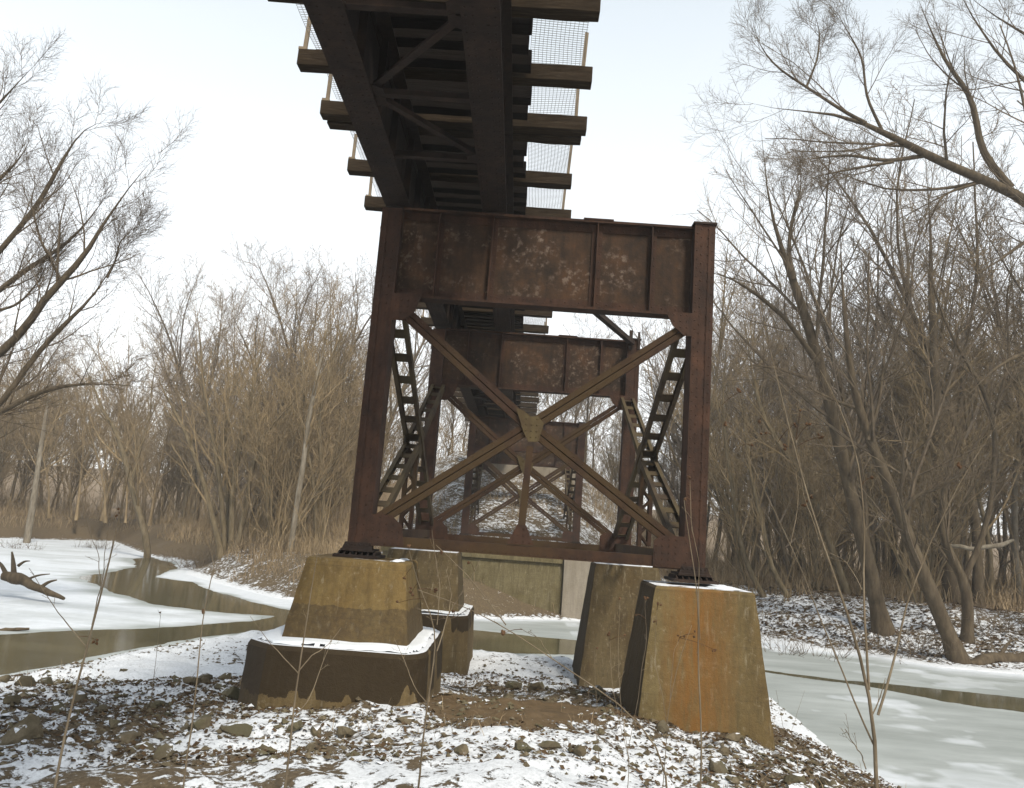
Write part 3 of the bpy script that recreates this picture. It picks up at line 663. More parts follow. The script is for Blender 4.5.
def sprout(P, R, rng, n, ang, lenf, K, tmin=.15, tmax=1., up_=.15, wig=.12, rf=.62, lmin=0., lenabs=None, taper=.25, rmin=.004, droop=0., lr=.022):
    """grow n children on every curve of P; returns (N*n, K, 3), radii"""
    N, K0, _ = P.shape; idx = np.repeat(np.arange(N), n); M_ = len(idx)
    t = tmin+(tmax-tmin)*((np.tile(np.arange(n), N)+rng.random(M_))/n); f = t*(K0-1); i0 = np.minimum(f.astype(int), K0-2); u = (f-i0)[:, None]
    p = P[idx, i0]*(1-u)+P[idx, i0+1]*u; r0 = R[idx, i0]*(1-u[:, 0])+R[idx, i0+1]*u[:, 0]
    T = P[idx, i0+1]-P[idx, i0]; T /= np.linalg.norm(T, axis=1, keepdims=True)+1e-9
    a, b = frame(T); phi = np.tile(np.arange(n)*2.4, N)+rng.random(M_)*1.6+np.repeat(rng.random(N)*6.28, n)
    an = np.radians(ang)*(.65+.7*rng.random(M_)); D = T*np.cos(an)[:, None]+(a*np.cos(phi)[:, None]+b*np.sin(phi)[:, None])*np.sin(an)[:, None]
    L0 = np.linalg.norm(np.diff(P, axis=1), axis=2).sum(1)[idx]
    L = (lenabs if lenabs else L0*lenf)*(1.15-.75*t)*(.6+.7*rng.random(M_)); L = np.maximum(L, lmin)
    out = np.empty((M_, K, 3)); out[:, 0] = p; D = D/np.linalg.norm(D, axis=1, keepdims=True); curl = rng.normal(0, wig, (M_, 3))
    for k in range(1, K):
        D = D+curl*.5+rng.normal(0, wig, (M_, 3)); D[:, 2] += up_-droop*k/K; D /= np.linalg.norm(D, axis=1, keepdims=True)
        out[:, k] = out[:, k-1]+D*(L/(K-1))[:, None]
    rr = np.maximum(np.minimum(r0*rf, L*lr), rmin); rad_ = rr[:, None]*(1-(1-taper)*np.linspace(0, 1, K))[None]
    return out, np.maximum(rad_, rmin*.6)
def crown_mesh(levels):
    """levels: list of (P, R, sides)"""
    Vs, Fs, n = [], [], 0
    for P, R, s in levels:
        v, f = tubes(P, R, s); Vs.append(v); Fs.append(f+n); n += len(v)
    return np.concatenate(Vs), np.concatenate(Fs)
def tree_geo(seed, h=16., r=.22, stems=1, lean=.1, n1=22, n2=9, n3=7, n4=0, spread=46, low=.25, spreadstem=.25, rmin=.011, l1=.40, up1=.10, wigt=.03):
    rng = np.random.default_rng(seed); K = 14; tr = []; rr = []
    for k in range(stems):
        az = rng.random()*6.28; D = np.array([math.cos(az), math.sin(az), 0])*(lean if stems == 1 else spreadstem*(.4+rng.random()))+np.array([0, 0, 1.])
        hh = h*(1 if stems == 1 else .65+.4*rng.random()); p = np.array([math.cos(az)*r*.6, math.sin(az)*r*.6, -.3])*(1 if stems > 1 else 0)+np.array([0, 0, -.3]); P = [p]
        curl = rng.normal(0, .02, 3)
        for i in range(1, K):
            D = D+curl+rng.normal(0, wigt, 3); D[2] = max(D[2], .6); D /= np.linalg.norm(D); p = p+D*hh/(K-1); P.append(p)
        tr.append(P); q = np.linspace(0, 1, K); r_ = r*(1 if stems == 1 else .55)*((1-q)**.8*.9+.05); r_[0] *= 1.5; rr.append(r_)
    P0 = np.array(tr); R0 = np.array(rr)
    # a few forks: big limbs that almost rival the trunk
    Pf, Rf = sprout(P0, R0, rng, 3, 24, .55, 10, tmin=max(low, .3), tmax=.7, up_=.10, wig=.05, rf=.75)
    P1, R1 = sprout(P0, R0, rng, n1, spread, l1, 8, tmin=low, up_=up1, wig=.08, rf=.55, rmin=rmin)
    P1b, R1b = sprout(Pf, Rf, rng, max(4, n1//3), spread, .42, 8, tmin=.2, up_=up1, wig=.08, rf=.55, rmin=rmin)
    P1 = np.concatenate([P1, P1b]); R1 = np.concatenate([R1, R1b])
    P2, R2 = sprout(P1, R1, rng, n2, 42, .5, 6, tmin=.15, up_=.07, wig=.10, rf=.6, rmin=rmin)
    P3, R3 = sprout(P2, R2, rng, n3, 40, .55, 4, tmin=.1, up_=.06, wig=.12, rf=.7, rmin=rmin*.8)
    lv = [(P1, R1, 4), (P2, R2, 3), (P3, R3, 3)]
    if n4: P4, R4 = sprout(P3, R3, rng, n4, 38, .6, 3, tmin=.1, up_=.04, wig=.12, rf=.8, rmin=rmin*.6); lv.append((P4, R4, 3))
    return crown_mesh([(P0, R0, 8), (Pf, Rf, 6)]), crown_mesh(lv)
def make_tree(name, seed, bark=None, twig=None, **kw):
    t = empty(name); (v, f), (v2, f2) = tree_geo(seed, **kw)
    mesh_np('trunk', v, f, bark or M_bark, t, smooth=True); mesh_np('crown', v2, f2, twig or M_twig, t); return t
far_kinds = [dict(h=17, r=.15, n1=24, n2=8, n3=6, low=.22), dict(h=20, r=.19, n1=26, n2=8, n3=6, low=.3, spread=38), dict(h=14, r=.12, n1=22, n2=8, n3=6, low=.15, lean=.22),
    dict(h=15, r=.16, stems=4, n1=12, n2=6, n3=6, low=.15, spreadstem=.28, spread=34), dict(h=12, r=.13, stems=6, n1=9, n2=6, n3=6, low=.1, spreadstem=.35, spread=34), dict(h=19, r=.18, n1=22, n2=9, n3=6, low=.35, lean=.15, spread=50)]
PROTO = []
for k, kw in enumerate(far_kinds):
    nm = 'bare_bush' if k == 4 else 'bare_tree'
    PROTO.append(make_tree(nm, 100+k, rmin=.0125, wigt=.05, bark=(M_bark, M_bark_d, M_bark_d, M_bark, M_bark, M_bark_d)[k], twig=(M_twig, M_twig_g, M_twig_g, M_twig, M_twig, M_twig_d)[k], **kw))
PROTO.append(make_tree('bare_tree', 140, bark=M_bark_p, rmin=.015, h=18, r=.19, n1=20, n2=8, n3=6, low=.4, spread=40))
RF = random.Random(21)
def zone(x, y):
    if abs(x+.9) < 9 and y > 44: return 'slender bare tree standing behind the snowy bridge embankment', 'bare trees behind the embankment'
    if x < 0: return 'slender bare tree of the brown wood beyond the left river bend', 'bare trees of the left wood'
    return 'slender bare tree of the brown wood behind the right bank', 'bare trees of the right wood'
cnt = 0; placed = []; used_p = set(); tries = 0
def drop(proto, x, y, s, label, group, cat='tree'):
    global used_p
    k = id(proto)
    o = proto if k not in used_p else copy_tree(proto); used_p.add(k)
    o.location = (x, y, gz(x, y)); o.rotation_euler = (RF.uniform(-.05, .05), RF.uniform(-.05, .05), RF.uniform(0, 6.28)); o.scale = (s, s, s*RF.uniform(.9, 1.1)); tag(o, label, cat, group); return o
zz_r = np.array([[RF.uniform(-1, 1), RF.random()] for _ in range(4000)])
ZY = 33+zz_r[:, 1]**1.3*38; ZX = zz_r[:, 0]*(.74*ZY+3); _, ZD = height(ZX, ZY)
for x, y, d in zip(ZX, ZY, ZD):
    if cnt >= 205: break
    if d < (4 if x < 0 else 5.5) or (abs(x+.9) < 10 and y < 58): continue
    if any((x-a)**2+(y-b)**2 < 4.2 for a, b in placed): continue
    if x > 6 and RF.random() < .62: continue
    placed.append((x, y)); k = RF.choices(range(7), [3, 3, 4, 4, 3, 3, 1])[0]; lb, gp = zone(x, y)
    tall = (1.0 if x > 0 else .96)*(.55 if abs(x) < .17*y else 1)
    adj = ('slender bare tree', 'tall straight bare tree', 'small leaning bare tree', 'several stemmed bare tree', 'low many stemmed bush', 'high crowned bare tree', 'pale barked bare tree')[k]
    row = 'front row' if y < 46 else ('middle row' if y < 58 else 'back row'); px_ = 512+820*x/y
    plc = ('toward the left edge' if px_ < 130 else ('behind the river bend' if px_ < 260 else 'beside the bridge left leg')) if px_ < 380 else ('around the bridge tower' if px_ < 715 else ('just right of the bridge' if px_ < 810 else ('behind the leaning trees' if px_ < 920 else 'toward the right edge')))
    lb = f'{adj}, {row} of the wood {plc}'; gp = f'{adj}{"es" if k == 4 else "s"}, {row}, {plc}'
    drop(PROTO[k], x, y, tall*RF.uniform(.72, 1.12), lb, gp, 'bush' if k == 4 else 'tree'); cnt += 1
# far-off wood that reads as one mass
base = []
for k in range(4):
    kw = dict(far_kinds[k]); kw.update(n1=14, n2=6, n3=4, rmin=.02); (v, f), (v2, f2) = tree_geo(300+k, **kw); base.append((np.concatenate([v, v2]), np.concatenate([f, f2+len(v)])))
Vs, Fs, n = [], [], 0
for i in range(320):
    y = RF.uniform(64, 120); x = (RF.uniform(-1.15, 0) if i % 5 else RF.uniform(0, 1))*(.8*y+6)
    v, f = base[i % 4]; a = RF.uniform(0, 6.28); s = RF.uniform(.75, 1.15)*(1. if x > -5 else .86)*(.5 if abs(x) < .17*y else 1); c_, s_ = math.cos(a), math.sin(a)
    q = v*s; q = np.stack([q[:, 0]*c_-q[:, 1]*s_+x, q[:, 0]*s_+q[:, 1]*c_+y, q[:, 2]-1.6+max(0, min(1.5, (y-60)*.01))], 1); Vs.append(q); Fs.append(f+n); n += len(q)
tag(mesh_np('distant_wood', np.concatenate(Vs), np.concatenate(Fs), M_twig), 'far brown wood of bare trees closing the view on the horizon', 'wood', kind='stuff')
# undergrowth: saplings and brambles too many to count
Vs, Fs, n = [], [], 0
rg = np.random.default_rng(5); NB = 9500; by = 34+rg.random(NB)**1.1*50; bx = (rg.random(NB)**1.5*2-1)*(.76*by+3); bz, bd = height(bx, by)
ok = (bd > 2.6) & ((bx < 5) | (rg.random(NB) < .45)) & ~((np.abs(bx+.9) < 8) & (by < 50)); bx, by, bz = bx[ok], by[ok], bz[ok]; NB = len(bx)
P0 = np.empty((NB, 5, 3)); P0[:, 0] = np.stack([bx, by, bz-.1], 1); D = np.stack([rg.normal(0, .28, NB), rg.normal(0, .28, NB), np.ones(NB)], 1); L = 1.0+rg.random(NB)**2.2*3.6
for k in range(1, 5): D = D+rg.normal(0, .12, D.shape); D /= np.linalg.norm(D, axis=1, keepdims=True); P0[:, k] = P0[:, k-1]+D*(L/4)[:, None]
R0 = (.008+.0035*L)[:, None]*np.linspace(1, .35, 5)[None]
P1, R1 = sprout(P0, R0, rg, 5, 35, .42, 4, tmin=.15, rmin=.009)
v, f = crown_mesh([(P0, R0, 3), (P1, R1, 3)])
tag(mesh_np('undergrowth', v, f, M_twig), 'tangled brown saplings and brambles filling the floor of the wood', 'undergrowth', kind='stuff')

# ------------------------------------------------------------------ the trees one can tell apart
def guided(name, label, limbs, seed, n1=9, n2=6, n3=6, n4=0, bark=None, twig=None, cat='tree', l1=.5, group=None, rmin=.0065, up1=.06, main=1, spread=42, tmin=.2, tf=None):
    """limbs: list of (points, radii); the first 'main' ones are the trunk"""
    rng = np.random.default_rng(seed); K = 16; P, R = [], []
    for pts, rs in limbs:
        q, rr = resample(pts, K, np.linspace(rs[0], rs[-1], len(pts)) if len(rs) != len(pts) else rs); L = np.linalg.norm(q[-1]-q[0])
        j = fbm(np.linspace(0, 5, K), np.full(K, len(P)*3.3+seed), 3, 2)-.5; q = q+np.outer(j*.02*L*np.sin(np.linspace(0, np.pi, K)), rng.normal(0, 1, 3)); P.append(q); R.append(rr)
    P0 = np.array(P); R0 = np.array(R); R0[main:] *= .70; R0[:main] *= .8; R0 *= np.clip((1.02-np.linspace(0, 1, K))*2.6, .04, 1)[None]; root = P0[0, 0].copy()
    t = empty(name, tuple(root)); tag(t, label, cat, group)
    v, f = crown_mesh([(P0[:main]-root, R0[:main], 10)]); mesh_np('trunk', v, f, bark or M_bark, t, smooth=True)
    lv = []
    if len(P0) > main: v, f = crown_mesh([(P0[main:]-root, R0[main:], 7)]); mesh_np('limb', v, f, bark or M_bark, t, smooth=True)
    P1, R1 = sprout(P0, R0, rng, n1, spread-6, l1, 10, tmin=tmin, up_=up1, wig=.055, rf=.40, rmin=rmin*1.3, lr=.015, lmin=.9)
    P2, R2 = sprout(P1, R1, rng, n2+1, 36, .55, 7, tmin=.10, up_=.04, wig=.07, rf=.6, rmin=rmin, lr=.013, lmin=.5)
    P3, R3 = sprout(P2, R2, rng, n3, 34, .62, 5, tmin=.1, up_=.03, wig=.08, rf=.7, rmin=rmin*.7, lr=.010, lmin=.35)
    lv = [(P1-root, R1, 5), (P2-root, R2, 3), (P3-root, R3, 3)]
    if n4: P4, R4 = sprout(P3, R3, rng, n4, 34, .62, 3, tmin=.1, up_=.03, wig=.08, rf=.8, rmin=rmin*.55, lmin=.2); lv.append((P4-root, R4, 3))
    v, f = crown_mesh(lv); mesh_np('crown', v, f, twig or M_twig, t); return t
def pl(pts, Y0, Y1=None):
    Y1 = Y0 if Y1 is None else Y1; n = len(pts); return [at(x, y, Y0+(Y1-Y0)*k/max(1, n-1)) for k, (x, y) in enumerate(pts)]
def grounded(pts, Y0, Y1=None):
    q = pl(pts, Y0, Y1); b = q[0]; g = gz(b[0], b[1]); return [np.array([b[0], b[1], min(g, b[2])-.15])]+q
# right bank
guided('bare_tree', 'thick dark leaning tree on the right bank with a forked top over the snow', [
    (grounded([(886, 640), (878, 614), (871, 570), (861, 535), (854, 511), (845, 472), (836, 422), (826, 390), (817, 351), (804, 308), (794, 280), (779, 243), (769, 217), (764, 183), (766, 152), (760, 120)], 31, 29), [.62, .44, .36, .33, .31, .29, .28, .27, .26, .24, .22, .20, .15, .12, .09, .06, .03]),
    (pl([(794, 280), (790, 262), (788, 251), (794, 213), (802, 190), (800, 160)], 29.5, 30), [.16, .04]),
    (pl([(817, 362), (804, 344), (787, 319), (758, 294), (735, 280), (705, 268)], 29.5, 28), [.17, .05]),
    (pl([(812, 380), (780, 369), (760, 366), (744, 365)], 29.5, 28), [.1, .03]),
    (pl([(875, 600), (868, 560), (862, 470), (850, 430), (836, 400)], 30.8, 30), [.2, .06])], 51, n1=9, n2=6, n3=6, bark=M_bark_d, twig=M_twig_d)
guided('bare_tree', 'tall tree leaning left from the water edge of the right bank, beside a fallen log', [
    (grounded([(961, 664), (950, 636), (932, 598), (918, 569), (911, 560), (900, 514), (886, 479), (868, 440), (854, 408), (847, 369), (845, 333), (843, 298), (838, 250), (842, 210)], 28, 27), [.50, .36, .31, .29, .28, .26, .24, .22, .20, .17, .15, .13, .11, .08, .04]),
    (pl([(900, 516), (915, 495), (935, 490), (958, 476), (980, 478)], 27.5, 26.5), [.12, .03]),
    (pl([(854, 408), (834, 400), (815, 392), (800, 380)], 27.3, 27), [.09, .03]),
    (pl([(868, 440), (880, 400), (884, 350), (900, 300)], 27.3, 27), [.10, .03])], 52, n1=9, n2=6, n3=6, bark=M_bark_d, twig=M_twig_d)
guided('bare_tree', 'twisted forked tree behind the fallen log at the right edge of the photo', [
    (grounded([(967, 642), (969, 598), (964, 578), (944, 546), (940, 500), (955, 450), (975, 400)], 29.5, 29), [.34, .26, .23, .2, .17, .14, .1, .07]),
    (pl([(964, 578), (985, 540), (995, 480), (996, 408), (968, 365), (943, 323), (932, 280), (915, 230)], 29.4, 28.5), [.17, .14, .12, .11, .10, .08, .06, .03]),
    (pl([(996, 408), (1010, 360), (1006, 300), (1015, 250)], 29, 28.5), [.09, .03])], 53, n1=9, n2=6, n3=6, bark=M_bark_d, twig=M_twig_d)
guided('bare_tree', 'straight thick grey trunk standing just behind the two leaning right bank trees', [
    (grounded([(956, 610), (950, 580), (944, 555), (938, 480), (934, 380), (928, 300), (930, 220), (925, 150)], 34), [.5, .42, .40, .36, .31, .25, .18, .10, .05])], 54, bark=M_bark_d, n1=20, n2=7, n3=6, l1=.22, tmin=.3, spread=50)
guided('bare_tree', 'pale barked tree with a whitish upper trunk rising behind the right bank', [
    (grounded([(925, 600), (930, 540), (935, 480), (925, 420), (914, 370), (906, 320), (905, 260), (895, 200), (900, 150)], 42), [.34, .3, .28, .26, .24, .21, .17, .12, .08, .04])], 55, bark=M_bark_p, n1=22, n2=7, n3=6, l1=.22, tmin=.35, spread=48)
guided('bare_tree', 'thin double trunk leaning left just right of the orange streaked pier', [
    (grounded([(768, 601), (757, 585), (746, 569), (738, 530), (730, 470), (722, 400), (728, 330)], 36), [.2, .16, .15, .14, .12, .10, .07, .04]),
    (grounded([(795, 603), (783, 590), (772, 575), (763, 530), (752, 480), (745, 430), (742, 380)], 35), [.2, .16, .15, .14, .12, .10, .07, .04])], 56, n1=12, n2=6, n3=6, l1=.25, main=2)
guided('bare_tree', 'slim tree bending left halfway between the bridge and the thick dark leaning tree', [
    (grounded([(850, 600), (835, 555), (815, 500), (795, 460), (770, 440), (755, 400), (748, 340), (740, 300)], 35), [.25, .2, .18, .17, .15, .13, .10, .07, .04])], 57, n1=16, n2=6, n3=6, l1=.25)
# big tree whose limbs reach in from the right edge
bx, by = 20.5, 27.0; g0 = gz(bx, by)
trk = [np.array([bx, by, g0-.3]), np.array([bx, by, 3.5]), np.array([bx-.1, by, 7.5]), np.array([bx+.4, by+.3, 13.]), np.array([bx+.2, by+.6, 19.])]
j1 = trk[2]
guided('sycamore_tree', 'big tree beyond the right edge whose long limbs arch in under the sky', [
    (trk, [.75, .5, .42, .3, .1]),
    ([j1]+pl([(1050, 212), (1024, 198), (1011, 190), (965, 173), (923, 154), (893, 135), (863, 120), (840, 111), (806, 110), (771, 114), (741, 101)], 26.8, 24), [.36, .30, .27, .25, .22, .20, .17, .14, .12, .08, .05, .02]),
    (pl([(866, 123), (848, 114), (828, 101), (802, 84), (775, 67), (756, 40), (752, 15)], 25, 24.5), [.10, .02]),
    (pl([(806, 88), (818, 58), (820, 30), (812, 8)], 24.8, 24.8), [.06, .02]),
    (pl([(882, 130), (866, 97), (863, 57), (840, 19), (832, 0)], 25.3, 25.5), [.08, .015]),
    (pl([(923, 156), (885, 162), (851, 155), (813, 158), (786, 164)], 25.8, 24.5), [.11, .02]),
    (pl([(893, 162), (863, 167), (832, 173), (798, 181)], 25.5, 24.5), [.08, .02]),
    (pl([(1011, 188), (981, 152), (975, 110), (965, 88), (943, 57), (924, 15), (915, -10)], 26.5, 26), [.2, .03]),
    ([trk[3]]+pl([(1060, 110), (1024, 80), (992, 49), (962, 0), (945, -40)], 27, 26), [.2, .14, .09, .07, .05, .02]),
    ([trk[3]]+pl([(1060, 50), (1024, 34), (984, 11), (950, -20)], 27, 27), [.18, .12, .08, .05, .02]),
    (pl([(975, 184), (943, 194), (927, 225), (920, 260)], 26, 25.5), [.07, .015]),
    ([trk[1]*.5+trk[2]*.5]+pl([(1060, 225), (1024, 238), (1000, 262), (975, 275), (950, 284)], 26.8, 25), [.16, .13, .10, .08, .05, .02]),
    ([trk[1]*.7+trk[2]*.3]+pl([(1060, 340), (1024, 352), (992, 368), (970, 395), (955, 405)], 26.8, 25), [.16, .13, .10, .08, .05, .02])], 58, n1=9, n2=7, n3=6, n4=3, bark=M_bark_d, twig=M_twig_d, l1=.36, rmin=.006, main=1, up1=.04)
# left side: big tree just outside the left edge
lx, ly = -16.4, 22.5; g0 = gz(lx, ly)
trk = [np.array([lx, ly, g0-.3]), np.array([lx, ly, 1.]), np.array([lx-.1, ly, 4.]), np.array([lx+.2, ly+.3, 6.8]), np.array([lx-.3, ly+.6, 10.])]
A = trk[1]*.5+trk[2]*.5; A2 = trk[2]
guided('bare_tree', 'spreading tree at the left edge with several big limbs rising to the right', [
    (trk, [.6, .45, .38, .28, .08]),
    ([A2]+pl([(-30, 380), (0, 356), (18, 338), (36, 306), (60, 278), (84, 259), (107, 213), (145, 168), (160, 152)], 22.3, 21), [.22, .19, .17, .16, .15, .13, .11, .07, .04, .02]),
    ([A]+pl([(-30, 430), (0, 408), (21, 374), (53, 335), (85, 306), (107, 278), (125, 240)], 22.3, 22), [.18, .14, .12, .11, .10, .08, .05, .02]),
    ([A]+pl([(-30, 425), (0, 413), (36, 391), (71, 384), (107, 384), (146, 387)], 22.2, 20.5), [.14, .11, .10, .09, .07, .05, .02]),
    ([A2]+pl([(-30, 310), (0, 291), (23, 270), (46, 259), (76, 236), (99, 206), (118, 180)], 22.3, 21.5), [.16, .12, .11, .10, .08, .06, .04, .02]),
    ([trk[2]*.5+trk[3]*.5]+pl([(-30, 285), (0, 251), (38, 206), (57, 171), (72, 141), (95, 118), (110, 122)], 22.3, 22), [.16, .13, .11, .10, .08, .06, .04, .02]),
    ([trk[3]]+pl([(-40, 220), (0, 178), (20, 160), (35, 130)], 22.5, 22), [.14, .11, .08, .05, .02]),
    ([trk[3]]+pl([(-40, 140), (0, 103), (27, 72), (40, 60)], 22.5, 22), [.14, .10, .07, .04, .015]),
    (pl([(60, 278), (40, 240), (30, 200), (40, 170)], 22, 22), [.06, .015]),
    (pl([(0, 310), (18, 305), (40, 280), (50, 255)], 22, 22), [.06, .015]),
    (pl([(107, 278), (115, 262), (120, 240), (140, 225)], 22, 22), [.05, .015])], 61, n1=12, n2=7, n3=5, n4=2, bark=M_bark_d, twig=M_twig_d, l1=.28, rmin=.006, main=1, up1=.10)
guided('bare_tree', 'dark leaning tree on the far left bank with a sharp bend in its trunk', [
    (grounded([(150, 545), (141, 515), (131, 487), (125, 455), (120, 437), (108, 415), (96, 400), (90, 370), (70, 340)], 50), [.28, .25, .24, .22, .2, .16, .13, .1, .07, .04]),
    (pl([(131, 487), (140, 450), (150, 420), (152, 380), (165, 330)], 50), [.13, .03])], 62, n1=10, n2=6, n3=6, l1=.3)
cl = [(234, 557)]
guided('bare_tree', 'many stemmed clump fanning out from the eroded bank left of the bridge', [
    (grounded([(222, 555), (214, 520), (200, 470), (185, 430), (165, 395), (150, 360)], 42), [.26, .2, .17, .15, .12, .09, .04]),
    (grounded([(226, 556), (222, 510), (216, 450), (205, 400), (200, 340), (195, 290)], 42.3), [.26, .2, .17, .14, .11, .08, .04]),
    (grounded([(231, 556), (232, 510), (236, 450), (250, 400), (262, 350), (270, 300)], 42), [.26, .2, .18, .16, .12, .08, .04]),
    (grounded([(234, 556), (245, 510), (256, 460), (270, 425), (295, 400), (320, 370)], 42), [.24, .2, .17, .14, .1, .07, .03]),
    (grounded([(229, 556), (228, 500), (226, 440), (230, 380), (225, 320)], 43), [.22, .18, .15, .12, .08, .04])], 63, n1=11, n2=7, n3=6, l1=.30, main=5, up1=.1, spread=34)
guided('bare_tree', 'single straight pale trunk beside the left leg of the bridge', [
    (grounded([(290, 552), (296, 510), (304, 459), (308, 420), (318, 370), (330, 320), (335, 280)], 39), [.22, .17, .16, .15, .13, .1, .07, .03])], 64, bark=M_bark_p, n1=16, n2=6, n3=6, l1=.25, tmin=.35)
guided('bare_tree', 'white barked birch like trunk low in the far left wood', [
    (grounded([(33, 505), (36, 480), (42, 440), (48, 400), (50, 350)], 56), [.3, .26, .22, .18, .12, .05])], 65, bark=M_bark_p, n1=14, n2=6, n3=5, l1=.3, tmin=.35)
guided('bare_tree', 'thin twin stems with wiry tops rising against the sky left of the bridge', [
    (grounded([(325, 545), (322, 480), (318, 420), (325, 385), (345, 330), (352, 290)], 44), [.18, .15, .13, .12, .1, .07, .03]),
    (grounded([(318, 545), (312, 480), (305, 400), (300, 330), (290, 275)], 44), [.18, .15, .12, .1, .07, .03])], 66, n1=12, n2=6, n3=6, l1=.28, main=2, spread=34)

# ------------------------------------------------------------------ stones, logs, snow, grass, weeds
import bmesh
def stone_mesh(seed, rough=.22, sub=2, flat=(1, .8, .55)):
    bm = bmesh.new(); bmesh.ops.create_icosphere(bm, subdivisions=sub, radius=1); r_ = random.Random(seed)
    pl_ = [(Vector((r_.gauss(0, 1), r_.gauss(0, 1), r_.gauss(0, 1))).normalized(), r_.uniform(.42, .78)) for _ in range(15)]
    for v in bm.verts:
        for n_, d_ in pl_:
            e = v.co.dot(n_)-d_
            if e > 0: v.co -= n_*e*.95
        v.co += Vector((r_.uniform(-1, 1), r_.uniform(-1, 1), r_.uniform(-1, 1)))*.05
        v.co = Vector((v.co.x*flat[0], v.co.y*flat[1], v.co.z*flat[2]))
    me = bpy.data.meshes.new('rock'); bm.to_mesh(me); bm.free(); me.materials.append(M_stone); return me
SM = [stone_mesh(k, flat=(1, RF.uniform(.6, .9), RF.uniform(.35, .7))) for k in range(9)]
def on_pier(x, y): return (-3.4 < x < -.8 and 9.85 < y < 13) or (1.35 < x < 3.55 and 10.2 < y < 12.7) or (1.3 < x < 3.6 and 17.2 < y < 19.8) or (-3.6 < x < -.7 and 16.9 < y < 20.2)
def put_rock(x, y, s, label, group, k=None):
    o = bpy.data.objects.new('rock', SM[k if k is not None else RF.randrange(9)]); C.objects.link(o)
    o.location = (x, y, gz(x, y)+s*.12); o.scale = (s, s, s); o.rotation_euler = (RF.uniform(-.3, .3), RF.uniform(-.3, .3), RF.uniform(0, 6.28)); tag(o, label, 'rock', group)
named = [((20, 738), .26, 'big rounded dark rock alone on the snow at the lower left'), ((60, 670), .20, 'tan boulder at the water edge on the left'), ((5, 680), .17, 'tan rock half out of the water at the left edge'), ((75, 665), .14, 'small tan block leaning on the water edge boulder'), ((123, 672), .12, 'lone brown cobble on the snowy shore left of the dark footing'),
    ((157, 652), .13, 'flat brown stone at the shoreline, farther left of two side by side'), ((195, 648), .11, 'brown stone nearest the dark footing on the shoreline'), ((222, 688), .14, 'dark rounded stone against the left corner of the dark footing'),
    ((235, 735), .24, 'broad mossy slab below the left corner of the dark footing'), ((200, 728), .18, 'angular brown rock beside the broad mossy slab'), ((405, 722), .15, 'pale tan stone under the right end of the dark footing'), ((545, 700), .08, 'small pale stone on the bare brown soil mound'),
    ((520, 755), .16, 'rounded rock half buried in snow at the bottom centre'), ((553, 748), .13, 'brown stone right of the half buried bottom centre rock'), ((125, 742), .16, 'low brown rock between weeds at the lower left'), ((580, 755), .12, 'reddish stone low in the snow left of the orange streaked pier')]
for (px, py), s_, lb in named:
    q = np.array([onz(px, py, z_) for z_ in np.linspace(-3.3, -1.9, 60)]); hh = gzv(q[:, 0], q[:, 1]); i = int(np.argmin(np.abs(hh-q[:, 2]))); put_rock(q[i, 0], q[i, 1], s_, lb, None)
n = 0; RR = np.random.default_rng(77)
while n < 290:
    x = RR.uniform(-9.5, 3.6); y = RR.uniform(7.2, 14.5)
    if on_pier(x, y) or abs(x) > .66*y: continue
    dens = fbm(np.array([x*.45]), np.array([y*.45]), 3, 40)[0]
    if dens < .42 and RR.random() < .75: continue
    if ((x-.15)/1.5)**2+((y-10.9)/1.6)**2 < 1 and RR.random() < .85: continue
    if float(height(np.array([x]), np.array([y]))[1][0]) < .1: continue
    s_ = .05+.17*RR.random()**2.0; side = 'left of the dark footing' if x < -3.3 else ('in front of the dark footing' if x < -.8 else 'between the two nearest piers')
    sz = 'small' if s_ < .08 else 'medium'
    put_rock(x, y, s_, f'{sz} brown rubble stone among snow and dead leaves {side}', f'{sz} rubble stones {side}'); n += 1
def scatter_faces(N, xr, yr, size, cond, seed, lift=.01, tri=False):
    g = np.random.default_rng(seed); x = g.uniform(*xr, N); y = g.uniform(*yr, N); z, d = height(x, y); ok = (d > .05) & cond(x, y, d); x, y, z = x[ok], y[ok], z[ok]; N = len(x)
    a = g.uniform(0, 6.28, N); s = size[0]+(size[1]-size[0])*g.random(N)**2; t = g.normal(0, .5, (N, 3)); 
    u = np.stack([np.cos(a), np.sin(a), t[:, 0]*.6], 1)*s[:, None]; v = np.stack([-np.sin(a), np.cos(a), t[:, 1]*.6], 1)*(s*.55)[:, None]; c = np.stack([x, y, z+lift+s*.2], 1)
    V = np.stack([c-u, c-v*.9, c+u, c+v], 1); V[:, 1, 2] += s*.2; return V.reshape(-1, 3), np.arange(N*4).reshape(-1, 4)
def rub(x, y): return fbm(x*.45, y*.45, 3, 40)
v, f = scatter_faces(60000, (-10, 6), (7, 16), (.012, .042), lambda x, y, d: (np.random.default_rng(1).random(len(x)) < np.maximum(smooth01((rub(x, y)-.38)*6), .35*(y < 10.2))) & ~(((x-.15)/1.2)**2+((y-10.9)/1.35)**2 < 1), 31)
tag(mesh_np('leaf_litter', v, f, M_leaf), 'dead brown leaves and bark scraps strewn over the near bank', 'leaf litter', kind='stuff')
v, f = scatter_faces(30000, (5, 30), (26, 45), (.03, .12), lambda x, y, d: (d > .8) & (vnoise(x*.8, y*.8, 3) > .42), 32)
tag(mesh_np('leaf_litter', v, f, M_leaf), 'dead leaves and flood debris on the snowy right bank', 'leaf litter', kind='stuff')
